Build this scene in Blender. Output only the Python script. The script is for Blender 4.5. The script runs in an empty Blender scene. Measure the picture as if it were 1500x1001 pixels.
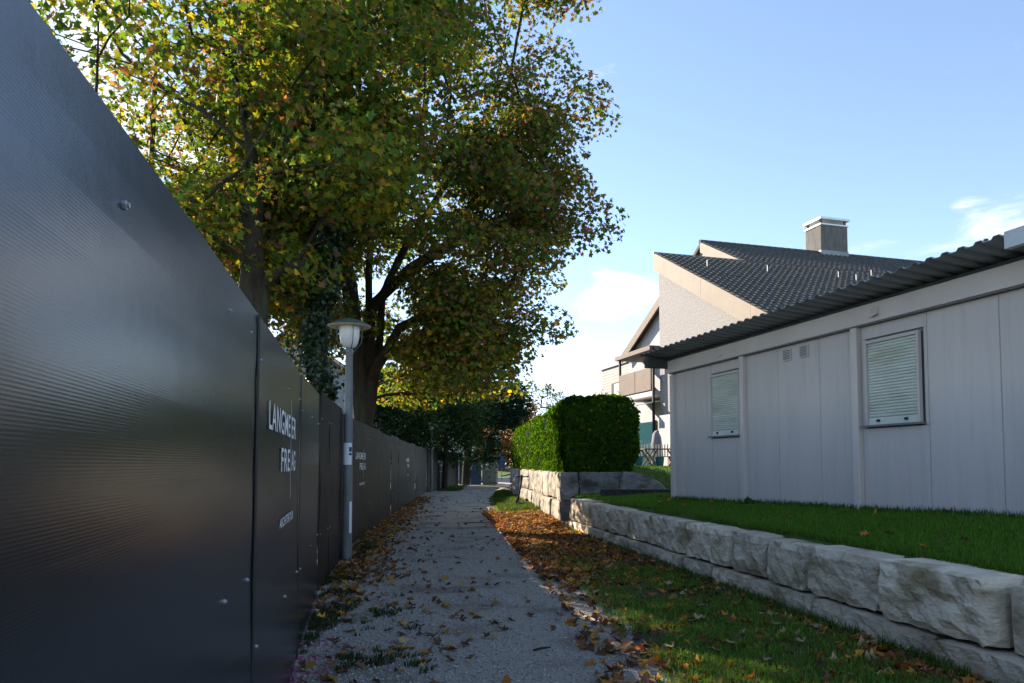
import bpy, math, random
import numpy as np
from mathutils import Vector, Matrix

# ------------------------------------------------------------------ camera, sky, sun, exposure
random.seed(7)
RNG = np.random.default_rng(11)
scene = bpy.context.scene
COL = scene.collection
PITCH, FPX, U0, V0, EYE = math.radians(3.0), 1050.0, 750.0, 626.0, 1.6

cam_d = bpy.data.cameras.new('camera')
cam_d.sensor_width = 36.0
cam_d.lens = FPX / 1500 * 36
cam_d.shift_y = (V0 - 500.5) / 1500
cam_d.clip_start, cam_d.clip_end = 0.05, 2000
cam = bpy.data.objects.new('camera', cam_d)
COL.objects.link(cam)
cam.location = (0, 0, EYE)
cam.rotation_euler = (math.pi / 2 + PITCH, 0, 0)
scene.camera = cam

SUN_AZ, SUN_EL = math.radians(44), math.radians(27)      # left of the view axis, above the horizon
SUN = Vector((-math.sin(SUN_AZ) * math.cos(SUN_EL), math.cos(SUN_AZ) * math.cos(SUN_EL), math.sin(SUN_EL)))
sun_d = bpy.data.lights.new('sun', 'SUN')
sun_d.energy, sun_d.angle, sun_d.color = 4.8, math.radians(0.53), (1.0, 0.86, 0.68)
sun = bpy.data.objects.new('sun', sun_d)
COL.objects.link(sun)
sun.rotation_euler = (-SUN).to_track_quat('-Z', 'Y').to_euler()

world = bpy.data.worlds.new('World')
scene.world = world
world.use_nodes = True
wn, wl = world.node_tree.nodes, world.node_tree.links
wn.clear()


def wnode(t, **kw):
    n = wn.new(t)
    for k, v in kw.items():
        if k.startswith('i_'):
            n.inputs[k[2:].replace('_', ' ')].default_value = v
        else:
            setattr(n, k, v)
    return n


sky = wnode('ShaderNodeTexSky', sky_type='NISHITA')
sky.sun_disc = False
sky.sun_elevation = SUN_EL
sky.sun_rotation = -SUN_AZ
sky.altitude, sky.air_density, sky.dust_density, sky.ozone_density = 3000, 1.0, 0.1, 0.6
tc = wnode('ShaderNodeTexCoord')


def ray(u, v):
    up, dx = (V0 - v) / FPX, (u - U0) / FPX
    return Vector((dx, math.cos(PITCH) - up * math.sin(PITCH), math.sin(PITCH) + up * math.cos(PITCH)))


# wispy fair-weather cloud: noise on the sky direction, thicker in a few banks; upper-left ones added as sun glow
cmap = wnode('ShaderNodeMapping')
cmap.inputs['Scale'].default_value = (5.0, 5.0, 13.0)
wl.new(tc.outputs['Generated'], cmap.inputs['Vector'])
cn = wnode('ShaderNodeTexNoise')
cn.inputs['Scale'].default_value, cn.inputs['Detail'].default_value = 1.7, 9.0
cn.inputs['Roughness'].default_value, cn.inputs['Distortion'].default_value = 0.62, 0.5
wl.new(cmap.outputs['Vector'], cn.inputs['Vector'])


def math_node(op, a, b=None, c=None):
    n = wnode('ShaderNodeMath', operation=op)
    for k, x in enumerate((a, b, c)):
        if x is None:
            continue
        if isinstance(x, (int, float)):
            n.inputs[k].default_value = x
        else:
            wl.new(x, n.inputs[k])
    return n.outputs[0]


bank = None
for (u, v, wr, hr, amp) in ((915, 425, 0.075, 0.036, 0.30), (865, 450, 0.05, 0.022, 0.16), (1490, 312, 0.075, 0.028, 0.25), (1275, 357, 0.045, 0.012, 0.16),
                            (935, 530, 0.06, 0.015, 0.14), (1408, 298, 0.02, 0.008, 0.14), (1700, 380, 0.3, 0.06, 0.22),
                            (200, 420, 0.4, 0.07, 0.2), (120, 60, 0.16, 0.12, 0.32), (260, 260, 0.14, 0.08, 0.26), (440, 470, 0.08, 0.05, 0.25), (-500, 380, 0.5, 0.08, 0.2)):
    d = ray(u, v).normalized()
    right = Vector((d.y, -d.x, 0)).normalized()
    up = right.cross(d)
    # frame coordinates of the direction about this bank
    comb = []
    for axis, r in ((right, wr), (up, hr)):
        vm = wnode('ShaderNodeVectorMath', operation='DOT_PRODUCT')
        wl.new(tc.outputs['Generated'], vm.inputs[0])
        vm.inputs[1].default_value = axis / r
        comb.append(math_node('POWER', math_node('ABSOLUTE', vm.outputs['Value']), 2.0))
    front = wnode('ShaderNodeVectorMath', operation='DOT_PRODUCT')
    wl.new(tc.outputs['Generated'], front.inputs[0])
    front.inputs[1].default_value = d
    rad = math_node('ADD', comb[0], comb[1])
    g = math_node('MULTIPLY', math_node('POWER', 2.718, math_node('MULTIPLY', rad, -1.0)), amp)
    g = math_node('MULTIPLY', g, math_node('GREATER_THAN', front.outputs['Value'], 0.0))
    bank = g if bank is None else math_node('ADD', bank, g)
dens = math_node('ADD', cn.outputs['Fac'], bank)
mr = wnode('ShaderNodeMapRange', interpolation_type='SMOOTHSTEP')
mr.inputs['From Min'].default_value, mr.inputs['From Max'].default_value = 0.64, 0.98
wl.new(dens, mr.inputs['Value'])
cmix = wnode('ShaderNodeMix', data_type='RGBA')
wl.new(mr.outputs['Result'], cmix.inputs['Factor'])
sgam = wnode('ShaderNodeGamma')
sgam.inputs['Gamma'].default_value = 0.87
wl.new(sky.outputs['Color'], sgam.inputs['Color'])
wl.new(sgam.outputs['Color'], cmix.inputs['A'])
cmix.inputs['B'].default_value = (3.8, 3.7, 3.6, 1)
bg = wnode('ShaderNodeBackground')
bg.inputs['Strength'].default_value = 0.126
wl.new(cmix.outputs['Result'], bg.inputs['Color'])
wo = wnode('ShaderNodeOutputWorld')
wl.new(bg.outputs['Background'], wo.inputs['Surface'])

scene.view_settings.view_transform = 'Standard'
scene.view_settings.look = 'None'
scene.view_settings.exposure = 1.68
scene.view_settings.gamma = 1.0
scene.view_settings.use_curve_mapping = False
scene.cycles.max_bounces = 9
scene.cycles.diffuse_bounces = 6
scene.cycles.transparent_max_bounces = 4
scene.cycles.use_denoising = True


# ------------------------------------------------------------------ where things stand
def at(u, v, Y):
    """The point of the photograph's pixel (u, v) that lies Y metres away."""
    r = ray(u, v)
    return Vector((0, 0, EYE)) + r * (Y / r.y)


def ground(u, v, z=0.0):
    r = ray(u, v)
    return Vector((0, 0, EYE)) + r * ((z - EYE) / r.z)


class Frame:
    """a into the building, b along its front away from the path's near end, z up."""
    e1 = Vector((0.9615, 0.2747, 0))
    e2 = Vector((-0.2747, 0.9615, 0))

    def __init__(s, x, y):
        s.o = Vector((x, y, 0))

    def __call__(s, a, b, z):
        return s.o + s.e1 * a + s.e2 * b + Vector((0, 0, z))

    def b_of(s, u, v=600, a=0.0):
        """b of the place where the photo's column u meets the plane at depth a."""
        r = ray(u, v)
        o = s.o + s.e1 * a
        # o + e2*b = t*r (x, y)
        m = Matrix(((s.e2.x, -r.x), (s.e2.y, -r.y)))
        q = m.inverted() @ Vector((-o.x, -o.y))
        return q.x


WORLD = Frame(0, 0)
WORLD.e1, WORLD.e2 = Vector((1, 0, 0)), Vector((0, 1, 0))


# ------------------------------------------------------------------ mesh helpers
class MB:
    def __init__(s):
        s.v, s.f = [], []

    def add(s, vs, fs):
        n = len(s.v)
        s.v += [tuple(p) for p in vs]
        s.f += [tuple(i + n for i in f) for f in fs]
        return s

    def hexa(s, p):
        """eight corners: bottom ring then top ring, counter-clockwise from above"""
        return s.add(p, [(3, 2, 1, 0), (4, 5, 6, 7), (0, 1, 5, 4), (1, 2, 6, 5), (2, 3, 7, 6), (3, 0, 4, 7)])

    def box(s, fr, a0, a1, b0, b1, z0, z1):
        return s.hexa([fr(a, b, z) for z in (z0, z1) for a, b in ((a0, b0), (a1, b0), (a1, b1), (a0, b1))])

    def bbox(s, fr, a0, a1, b0, b1, z0, z1, c=0.006):
        """a box with chamfered vertical and top edges"""
        rings = []
        for z, k in ((z0, 0), (z1 - c, 0), (z1, c)):
            ring = []
            for (a, sa), (b, sb) in (((a0, 1), (b0, 1)), ((a1, -1), (b0, 1)), ((a1, -1), (b1, -1)), ((a0, 1), (b1, -1))):
                first = (fr(a + sa * (c + k), b + sb * k, z), fr(a + sa * k, b + sb * (c + k), z))
                ring += list(first if sa * sb < 0 else reversed(first))
            rings.append(ring)
        n = 8
        vs = [p for r in rings for p in r]
        fs = [tuple(range(n - 1, -1, -1)), tuple(range(2 * n, 3 * n))]
        for r in range(2):
            for i in range(n):
                j = (i + 1) % n
                fs.append((r * n + i, r * n + j, (r + 1) * n + j, (r + 1) * n + i))
        return s.add(vs, fs)

    def tube(s, pts, rads, n=8, caps=True):
        pts = [Vector(p) for p in pts]
        rings = []
        ref = Vector((0.31, 0.17, 0.93))
        for i, p in enumerate(pts):
            d = (pts[min(i + 1, len(pts) - 1)] - pts[max(i - 1, 0)])
            d = d.normalized() if d.length > 1e-9 else Vector((0, 0, 1))
            x = ref.cross(d)
            if x.length < 0.1:
                x = Vector((1, 0, 0)).cross(d)
            x.normalize()
            y = d.cross(x)
            ref = y.cross(d) * -1 if False else ref
            rings.append([p + (x * math.cos(2 * math.pi * k / n) + y * math.sin(2 * math.pi * k / n)) * rads[i] for k in range(n)])
        vs = [p for r in rings for p in r]
        fs = []
        for r in range(len(pts) - 1):
            for k in range(n):
                j = (k + 1) % n
                fs.append((r * n + k, r * n + j, (r + 1) * n + j, (r + 1) * n + k))
        if caps:
            fs.append(tuple(range(n - 1, -1, -1)))
            fs.append(tuple(range((len(pts) - 1) * n, len(pts) * n)))
        return s.add(vs, fs)

    def lathe(s, c, prof, n=20):
        """prof: (radius, z) from bottom to top about the vertical through c"""
        c = Vector(c)
        vs = [c + Vector((r * math.cos(2 * math.pi * k / n), r * math.sin(2 * math.pi * k / n), z)) for r, z in prof for k in range(n)]
        fs = []
        for r in range(len(prof) - 1):
            for k in range(n):
                j = (k + 1) % n
                fs.append((r * n + k, r * n + j, (r + 1) * n + j, (r + 1) * n + k))
        fs.append(tuple(range(n - 1, -1, -1)))
        fs.append(tuple(range((len(prof) - 1) * n, len(prof) * n)))
        return s.add(vs, fs)

    def grid(s, rows):
        """rows: list of equally long lists of points"""
        w = len(rows[0])
        vs = [p for r in rows for p in r]
        fs = [(i * w + j, i * w + j + 1, (i + 1) * w + j + 1, (i + 1) * w + j) for i in range(len(rows) - 1) for j in range(w - 1)]
        return s.add(vs, fs)

    def build(s, name, m, parent=None, smooth=False, **tags):
        off = ORIG.get(parent.name, Vector()) if parent is not None else s.base() if tags.pop('rebase', False) else Vector()
        me = bpy.data.meshes.new(name)
        me.from_pydata([(p[0] - off.x, p[1] - off.y, p[2] - off.z) for p in s.v], [], s.f)
        me.materials.append(m)
        if smooth:
            me.polygons.foreach_set('use_smooth', [True] * len(me.polygons))
        me.update()
        o = link(name, me, parent)
        if parent is None and off.length:
            o.location = off
        tag(o, **tags)
        return o

    def base(s):
        a = np.array(s.v)
        return Vector((float(a[:, 0].mean()), float(a[:, 1].mean()), float(a[:, 2].min())))


ORIG = {}


def link(name, data, parent=None):
    o = bpy.data.objects.new(name, data)
    COL.objects.link(o)
    if parent is not None:
        o.parent = parent
        ORIG[o.name] = ORIG.get(parent.name, Vector())
    return o


def tag(o, label=None, cat=None, group=None, kind=None, **kw):
    if label:
        o['label'] = label
    if cat:
        o['category'] = cat
    if group:
        o['group'] = group
    if kind:
        o['kind'] = kind
    return o


def thing(name, loc, label, cat, group=None):
    o = bpy.data.objects.new(name, None)
    o.empty_display_size = 0.1
    COL.objects.link(o)
    o.location = loc
    ORIG[o.name] = Vector(loc)
    return tag(o, label, cat, group)


def copy_tree(o, loc, label=None, parent=None):
    """copy of a thing with copies of its parts and sub-parts"""
    c = o.copy()
    COL.objects.link(c)
    if parent is not None:
        c.parent = parent
    else:
        c.location = loc
        if label:
            c['label'] = label
    for ch in list(o.children):
        copy_tree(ch, None, None, c)
    return c


def fast(name, V, sizes, loops, m, parent=None, tint=None, smooth=False, **tags):
    """big meshes straight from arrays; tint = one colour per face"""
    off = ORIG.get(parent.name, Vector()) if parent is not None else Vector()
    V = np.asarray(V, dtype=np.float32) - np.array(off, dtype=np.float32)
    me = bpy.data.meshes.new(name)
    me.vertices.add(len(V))
    me.vertices.foreach_set('co', V.ravel())
    me.loops.add(len(loops))
    me.loops.foreach_set('vertex_index', np.asarray(loops, dtype=np.int32))
    sizes = np.asarray(sizes, dtype=np.int32)
    me.polygons.add(len(sizes))
    starts = np.concatenate(([0], np.cumsum(sizes)[:-1])).astype(np.int32)
    me.polygons.foreach_set('loop_start', starts)
    me.polygons.foreach_set('loop_total', sizes)
    if smooth:
        me.polygons.foreach_set('use_smooth', np.ones(len(sizes), dtype=bool))
    me.update(calc_edges=True)
    if tint is not None:
        at_ = me.attributes.new('tint', 'FLOAT_COLOR', 'FACE')
        c = np.ones((len(sizes), 4), dtype=np.float32)
        c[:, :3] = tint
        at_.data.foreach_set('color', c.ravel())
    me.materials.append(m)
    me.validate()
    o = link(name, me, parent)
    return tag(o, **tags)


# leaf outlines: two halves that share the midrib; x across, y along, z fold
MAPLE = ([(0, 0, 0), (.44, -.04, .05), (.29, .22, .03), (.62, .52, .10), (.22, .58, .02), (0, 1.0, -.06)],
         [0, 1, 2, 3, 4, 5])
SIMPLE = ([(0, 0, 0), (.22, .30, .05), (.17, .68, .04), (0, 1.0, -.05)], [0, 1, 2, 3])
BIG_MAPLE = ([(0, 0, 0), (.18, -.10, .02), (.42, -.02, .09), (.36, .13, .05), (.24, .22, .02), (.42, .33, .04), (.58, .58, .16), (.40, .55, .06), (.18, .54, .02), (.20, .78, .05), (0, 1.0, .10)],
             list(range(11)))


def scatter_leaves(name, C, N, size, shape, tint, m, parent=None, spin=None, curl=1.0, jitter=0.0, **tags):
    """one leaf at each C, its face towards N, its colour tint"""
    n = len(C)
    N = N / np.linalg.norm(N, axis=1, keepdims=True)
    A = RNG.normal(size=(n, 3)) if spin is None else spin
    X = np.cross(A, N)
    X /= np.linalg.norm(X, axis=1, keepdims=True) + 1e-9
    Y = np.cross(N, X)
    half = np.array(shape[0])
    half = half * np.array([1, 1, curl])
    k = len(half)
    mir = half[1:-1] * np.array([-1, 1, 1])
    loc = np.concatenate([half, mir])                  # k + k-2 verts
    nv = len(loc)
    f1 = np.array(list(range(k)))
    f2 = np.array([0, k - 1] + [k + i for i in range(k - 3, -1, -1)])
    V = C[:, None, :] + size[:, None, None] * (loc[None, :, 0:1] * X[:, None, :] + (loc[None, :, 1:2] - .5) * Y[:, None, :] + loc[None, :, 2:3] * N[:, None, :])
    if jitter:
        V = V + RNG.normal(0, jitter, V.shape) * size[:, None, None]
    idx = np.concatenate([f1, f2])
    loops = (np.arange(n)[:, None] * nv + idx[None, :]).ravel()
    sizes = np.full(2 * n, k)
    return fast(name, V.reshape(-1, 3), sizes, loops, m, parent, np.repeat(tint, 2, axis=0), **tags)


# ------------------------------------------------------------------ materials
def mat(name, col, rough=0.7, col2=None, nscale=4.0, detail=6.0, spec=0.4, metal=0.0, bump=0.0, bscale=40.0, bdist=0.01,
        stretch=(1, 1, 1), lo=0.35, hi=0.65, col3=None, n3=0.7, wave=None):
    m = bpy.data.materials.new(name)
    m.use_nodes = True
    nt = m.node_tree
    b = nt.nodes['Principled BSDF']
    b.inputs['Base Color'].default_value = (*col, 1)
    b.inputs['Roughness'].default_value = rough
    b.inputs['Metallic'].default_value = metal
    b.inputs['Specular IOR Level'].default_value = spec
    t = nt.nodes.new('ShaderNodeTexCoord')
    mp = nt.nodes.new('ShaderNodeMapping')
    mp.inputs['Scale'].default_value = stretch
    nt.links.new(t.outputs['Object'], mp.inputs['Vector'])
    if col2 is not None:
        nz = nt.nodes.new('ShaderNodeTexNoise')
        nz.inputs['Scale'].default_value, nz.inputs['Detail'].default_value = nscale, detail
        nz.inputs['Roughness'].default_value = 0.65
        nt.links.new(mp.outputs[0], nz.inputs['Vector'])
        r = nt.nodes.new('ShaderNodeMapRange')
        r.inputs['From Min'].default_value, r.inputs['From Max'].default_value = lo, hi
        nt.links.new(nz.outputs['Fac'], r.inputs['Value'])
        x = nt.nodes.new('ShaderNodeMix')
        x.data_type = 'RGBA'
        x.inputs['A'].default_value, x.inputs['B'].default_value = (*col, 1), (*col2, 1)
        nt.links.new(r.outputs[0], x.inputs['Factor'])
        out = x.outputs['Result']
        if col3 is not None:
            nz3 = nt.nodes.new('ShaderNodeTexNoise')
            nz3.inputs['Scale'].default_value, nz3.inputs['Detail'].default_value = nscale * n3, 5
            mp3 = nt.nodes.new('ShaderNodeMapping')
            mp3.inputs['Location'].default_value = (7.3, 2.1, 4.4)
            nt.links.new(mp.outputs[0], mp3.inputs['Vector'])
            nt.links.new(mp3.outputs[0], nz3.inputs['Vector'])
            r3 = nt.nodes.new('ShaderNodeMapRange')
            r3.inputs['From Min'].default_value, r3.inputs['From Max'].default_value = 0.52, 0.68
            nt.links.new(nz3.outputs['Fac'], r3.inputs['Value'])
            x3 = nt.nodes.new('ShaderNodeMix')
            x3.data_type = 'RGBA'
            x3.inputs['B'].default_value = (*col3, 1)
            nt.links.new(out, x3.inputs['A'])
            nt.links.new(r3.outputs[0], x3.inputs['Factor'])
            out = x3.outputs['Result']
        nt.links.new(out, b.inputs['Base Color'])
    if bump > 0:
        bn = nt.nodes.new('ShaderNodeTexNoise')
        bn.inputs['Scale'].default_value, bn.inputs['Detail'].default_value = bscale, 8
        bn.inputs['Roughness'].default_value = 0.6
        nt.links.new(mp.outputs[0], bn.inputs['Vector'])
        bp = nt.nodes.new('ShaderNodeBump')
        bp.inputs['Strength'].default_value, bp.inputs['Distance'].default_value = bump, bdist
        nt.links.new(bn.outputs['Fac'], bp.inputs['Height'])
        nt.links.new(bp.outputs[0], b.inputs['Normal'])
        if wave:
            axis, wsc, wst, wd = wave
            wv = nt.nodes.new('ShaderNodeTexWave')
            wv.bands_direction = axis
            wv.inputs['Scale'].default_value = wsc
            nt.links.new(t.outputs['Object'], wv.inputs['Vector'])
            b2 = nt.nodes.new('ShaderNodeBump')
            b2.inputs['Strength'].default_value, b2.inputs['Distance'].default_value = wst, wd
            nt.links.new(wv.outputs['Fac'], b2.inputs['Height'])
            nt.links.new(bp.outputs[0], b2.inputs['Normal'])
            nt.links.new(b2.outputs[0], b.inputs['Normal'])
    return m


def leaf_mat(name, trans=0.45, rough=0.45, spec=0.35, warm=(1.25, 1.15, 0.5)):
    m = bpy.data.materials.new(name)
    m.use_nodes = True
    nt = m.node_tree
    b = nt.nodes['Principled BSDF']
    b.inputs['Roughness'].default_value = rough
    b.inputs['Specular IOR Level'].default_value = spec
    a = nt.nodes.new('ShaderNodeAttribute')
    a.attribute_name = 'tint'
    nt.links.new(a.outputs['Color'], b.inputs['Base Color'])
    t = nt.nodes.new('ShaderNodeBsdfTranslucent')
    mu = nt.nodes.new('ShaderNodeMix')
    mu.data_type, mu.blend_type = 'RGBA', 'MULTIPLY'
    mu.inputs['Factor'].default_value = 1.0
    mu.inputs['B'].default_value = (*warm, 1)
    nt.links.new(a.outputs['Color'], mu.inputs['A'])
    nt.links.new(mu.outputs['Result'], t.inputs['Color'])
    mx = nt.nodes.new('ShaderNodeMixShader')
    mx.inputs[0].default_value = trans
    nt.links.new(b.outputs[0], mx.inputs[1])
    nt.links.new(t.outputs[0], mx.inputs[2])
    nt.links.new(mx.outputs[0], nt.nodes['Material Output'].inputs['Surface'])
    return m


M = dict(
    gravel=mat('gravel', (.28, .245, .20), .95, (.50, .445, .375), 55, 8, spec=.25, bump=1.0, bscale=90, bdist=.02, col3=(.19, .15, .11), n3=.02),
    soil=mat('soil', (.05, .042, .03), .95, (.09, .075, .05), 6, 8, spec=.2, bump=.8, bscale=30, bdist=.03, col3=(.03, .05, .018), n3=.4),
    turf=mat('turf', (.04, .085, .016), .9, (.065, .12, .025), 9, 8, spec=.2, bump=.8, bscale=60, bdist=.03, col3=(.05, .045, .02), n3=.25),
    verge_soil=mat('verge_soil', (.045, .055, .018), .95, (.09, .07, .035), 5, 8, spec=.2, bump=.8, bscale=40, bdist=.03, col3=(.02, .035, .01), n3=.5),
    road=mat('road', (.30, .30, .31), .8, (.36, .36, .37), 3, spec=.3),
    stone=mat('limestone', (.52, .43, .32), .9, (.74, .645, .51), 2.6, 9, spec=.25, bump=1.0, bscale=8, bdist=.06, col3=(.30, .24, .14), n3=.9, stretch=(1, 1, 1.6)),
    old_stone=mat('weathered_limestone', (.30, .27, .225), .9, (.44, .40, .34), 3.0, 9, spec=.2, bump=.9, bscale=11, bdist=.03, col3=(.15, .13, .11), n3=.6, stretch=(1, 1, .5)),
    dark_stone=mat('dark_weathered_shaded_stone', (.12, .115, .11), .9, (.28, .27, .25), 2.2, 9, spec=.2, bump=1.0, bscale=9, bdist=.03, col3=(.06, .058, .05), n3=.7, stretch=(1, 1, 1.6)),  # on the hedge wall's end this dark tone is partly painted shade
    cabin=mat('painted_sheet', (.50, .445, .42), .55, (.53, .472, .447), 2.2, 7, spec=.4, bump=.06, bscale=2.2, bdist=.03, col3=(.475, .42, .392), n3=1.6, stretch=(2.2, 2.2, .22)),
    cabin_trim=mat('painted_steel_trim', (.53, .465, .43), .5, (.58, .515, .475), 2, 6, spec=.4, bump=.03, bscale=6),
    cabin_gap=mat('dark_gap_steel', (.16, .16, .165), .8),  # plain dark grey for cabin body, sills, backings and louvres
    zinc=mat('corrugated_zinc', (.15, .165, .175), .45, (.23, .25, .26), 2.5, 7, spec=.5, metal=.35, bump=.05, bscale=8, stretch=(.3, 1, 1)),
    zinc_light=mat('bare_zinc_flashing', (.40, .42, .44), .45, (.5, .52, .54), 3, 5, metal=.3),
    dark_timber=mat('dark_timber', (.035, .04, .045), .8, (.06, .065, .07), 8, 6, bump=.2, bscale=20, stretch=(1, 1, 4)),
    shutter=mat('shutter_slats', (.50, .52, .46), .5, (.58, .60, .53), 5, 7, spec=.4, bump=.03, bscale=10, col3=(.44, .45, .36), n3=.6, stretch=(.5, .5, 2)),
    window_trim=mat('window_frame_paint', (.46, .41, .385), .5, (.50, .445, .42), 4, 5),
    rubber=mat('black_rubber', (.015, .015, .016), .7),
    hoarding=mat('black_hollow_sheet', (.003, .008, .016), .24, (.004, .010, .019), 3, 4, spec=1.0, bump=.012, bscale=1.0, bdist=.25, wave=('Z', 46.0, .05, .0016)),
    hoarding_dusty=mat('dusty_black_sheet', (.006, .008, .011), .55, (.010, .012, .015), 3, 6, spec=.12, bump=.06, bscale=1.2, bdist=.2, wave=('Z', 46.0, .08, .0016)),
    hoarding_blue=mat('blue_hoarding_sheet', (.018, .055, .12), .6, (.022, .065, .14), 3, 4, bump=.1, bscale=2, bdist=.05),
    hoarding_green=mat('olive_hoarding_sheet', (.022, .028, .018), .7, (.03, .036, .024), 3, 4, bump=.1, bscale=2, bdist=.05),
    letters=mat('white_vinyl_print', (.78, .80, .82), .5),
    bolt=mat('zinc_plated_bolt', (.62, .64, .66), .3, metal=.8),
    lamp_pole=mat('grey_lamp_pole', (.13, .14, .145), .6, (.20, .21, .215), 6, 8, spec=.4, metal=.2, bump=.15, bscale=30, stretch=(1, 1, .4)),
    lamp_cap=mat('lamp_cap_green', (.06, .08, .075), .45, (.09, .115, .105), 8, 5),
    lamp_under=mat('lamp_cap_underside', (.66, .60, .55), .6),
    lamp_glass=mat('opal_lamp_glass', (.58, .57, .56), .25, spec=.5),
    paper=mat('white_paper', (.78, .80, .84), .8, (.72, .74, .80), 6, 4),
    ink=mat('dark_print', (.06, .07, .09), .8),
    bark=mat('maple_bark', (.030, .024, .019), .95, (.062, .051, .041), 5, 9, spec=.2, bump=1.0, bscale=14, bdist=.04, col3=(.05, .06, .03), n3=.5, stretch=(2, 2, .4)),
    render_wall=mat('roughcast_render', (.37, .36, .365), .95, (.30, .29, .295), 26, 6, spec=.2, bump=.7, bscale=24, bdist=.06),
    white_wall=mat('smooth_white_render', (.46, .465, .49), .9, (.41, .415, .44), 2, 7, spec=.2, bump=.2, bscale=30),
    bargeboard=mat('tan_fascia_board', (.235, .195, .165), .75, (.265, .225, .19), 2, 6, bump=.1, bscale=8),
    brown_board=mat('brown_board', (.11, .08, .068), .7, (.14, .10, .085), 3, 5, bump=.08, bscale=8),
    tile=mat('anthracite_roof_tile', (.046, .045, .045), .85, (.10, .098, .095), 7, 8, spec=.3, bump=.3, bscale=25, col3=(.075, .078, .055), n3=.25),
    concrete=mat('chimney_concrete', (.10, .097, .093), .9, (.15, .145, .14), 3, 8, spec=.25, bump=.3, bscale=14, stretch=(2, 2, .5)),
    chimney_metal=mat('chimney_cap_metal', (.60, .62, .62), .4, metal=.4),
    glass=mat('window_glass', (.03, .09, .11), .06, spec=.8),
    pale_cladding=mat('pale_grey_cladding', (.33, .33, .31), .8, (.38, .38, .36), 2, 6),
    cream=mat('cream_blind', (.78, .72, .62), .8),
    awning=mat('awning_canvas', (.62, .58, .52), .85),
    awning_dark=mat('awning_stripe', (.12, .11, .12), .85),
    wood=mat('weathered_table_wood', (.12, .075, .05), .8, (.17, .11, .075), 6, 6, stretch=(1, 8, 8)),
    cover=mat('grey_cover_cloth', (.16, .16, .18), .8, (.20, .20, .22), 5, 4, bump=.2, bscale=6),
    teal=mat('teal_plastic', (.02, .16, .20), .5),
    slate=mat('fibre_slate', (.28, .31, .35), .8, (.38, .41, .45), 4, 7, bump=.2, bscale=20),
    pale_house=mat('pale_house_render', (.38, .35, .34), .9, (.33, .31, .30), 2, 5),
    scooter=mat('scooter_black', (.012, .012, .014), .85, spec=.15),
    scooter_grey=mat('scooter_alloy', (.42, .42, .44), .35, metal=.6),
    sign_blue=mat('dark_blue_sign', (.02, .05, .11), .5),
    bin_edge=mat('tarred_edging', (.02, .02, .02), .8, (.05, .045, .04), 8, 5, bump=.3, bscale=20),
    leaf=leaf_mat('maple_leaf', .52, .6, .1, (1.5, 1.35, .5)),
    ivy=leaf_mat('ivy_leaf', .15, .35, .5, (1.1, 1.15, .6)),
    hedge=leaf_mat('laurel_leaf', .5, .9, .0, (2.3, 2.35, .35)),
    needle=leaf_mat('evergreen_spray', .2, .8, .06, (1.1, 1.1, .6)),
    far_leaf=leaf_mat('far_tree_leaf', .35, .6, .3, (1.2, 1.05, .6)),
    grass=leaf_mat('grass_blade', .35, .6, .12, (1.15, 1.15, .45)),
    litter=leaf_mat('fallen_leaf', .18, .8, .08, (1.2, 1.0, .6)),
    pebble=leaf_mat('pebble_stone', .0, .8, .3),
)

M['hoarding'].node_tree.nodes['Principled BSDF'].inputs['IOR'].default_value = 1.62


def vary(m, lo, hi):
    """every stone, sheet or board has its own tone"""
    nt = m.node_tree
    b = nt.nodes['Principled BSDF']
    src = b.inputs['Base Color'].links[0].from_socket
    oi = nt.nodes.new('ShaderNodeObjectInfo')
    r = nt.nodes.new('ShaderNodeMapRange')
    r.inputs['To Min'].default_value, r.inputs['To Max'].default_value = lo, hi
    nt.links.new(oi.outputs['Random'], r.inputs['Value'])
    h = nt.nodes.new('ShaderNodeHueSaturation')
    nt.links.new(src, h.inputs['Color'])
    nt.links.new(r.outputs[0], h.inputs['Value'])
    nt.links.new(h.outputs[0], b.inputs['Base Color'])


vary(M['stone'], .78, 1.18)
vary(M['old_stone'], .8, 1.15)
vary(M['cabin'], .97, 1.03)
vary(M['slate'], .8, 1.15)
vary(M['shutter'], .96, 1.03)

from mathutils import noise as mnoise


def interp(t, pts):
    if t <= pts[0][0]:
        return pts[0][1]
    for (a, x), (b, y) in zip(pts, pts[1:]):
        if t <= b:
            return x + (y - x) * (t - a) / (b - a)
    return pts[-1][1]


def sstep(t, a, b):
    t = min(1.0, max(0.0, (t - a) / (b - a)))
    return t * t * (3 - 2 * t)


FENCE = [(-4.0, 0.373), (9.1, -2.46), (14.4, -3.23), (20, -3.66), (31, -4.4), (42, -5.0)]     # (Y, X)
PATH_R = [(-4, 1.4), (5.25, 1.12), (8, 1.07), (13, .62), (20, -.1), (26, -.75), (34, -1.1), (45, -.95), (62, -.3), (86, .6)]
W1 = Frame(1.37, 17.0)                      # dry stone wall beside the verge
W1.e1, W1.e2 = Vector((.9865, .1638, 0)), Vector((-.1638, .9865, 0))
W2 = Frame(1.30, 19.5)                      # taller wall under the hedge
W2.e1, W2.e2 = Vector((.9973, .0738, 0)), Vector((-.0738, .9973, 0))
CAB = Frame(3.09, 13.8)                     # row of site cabins
HOU = Frame(6.64, 32.0)                     # gabled house


def x_fence(y):
    return interp(y, FENCE)


def x_wall(y):
    return 1.37 + (17 - y) * .166 if y < 18 else 1.30 - .074 * (y - 19.5)


def x_path(y):
    return interp(y, PATH_R)


def z_ground(x, y):
    """path level; the verge swells a little towards the wall"""
    k = sstep(x, x_path(y), x_wall(y))
    return .0 + .07 * k + .012 * mnoise.noise(Vector((x * 1.3, y * 1.3, 0)))


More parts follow.
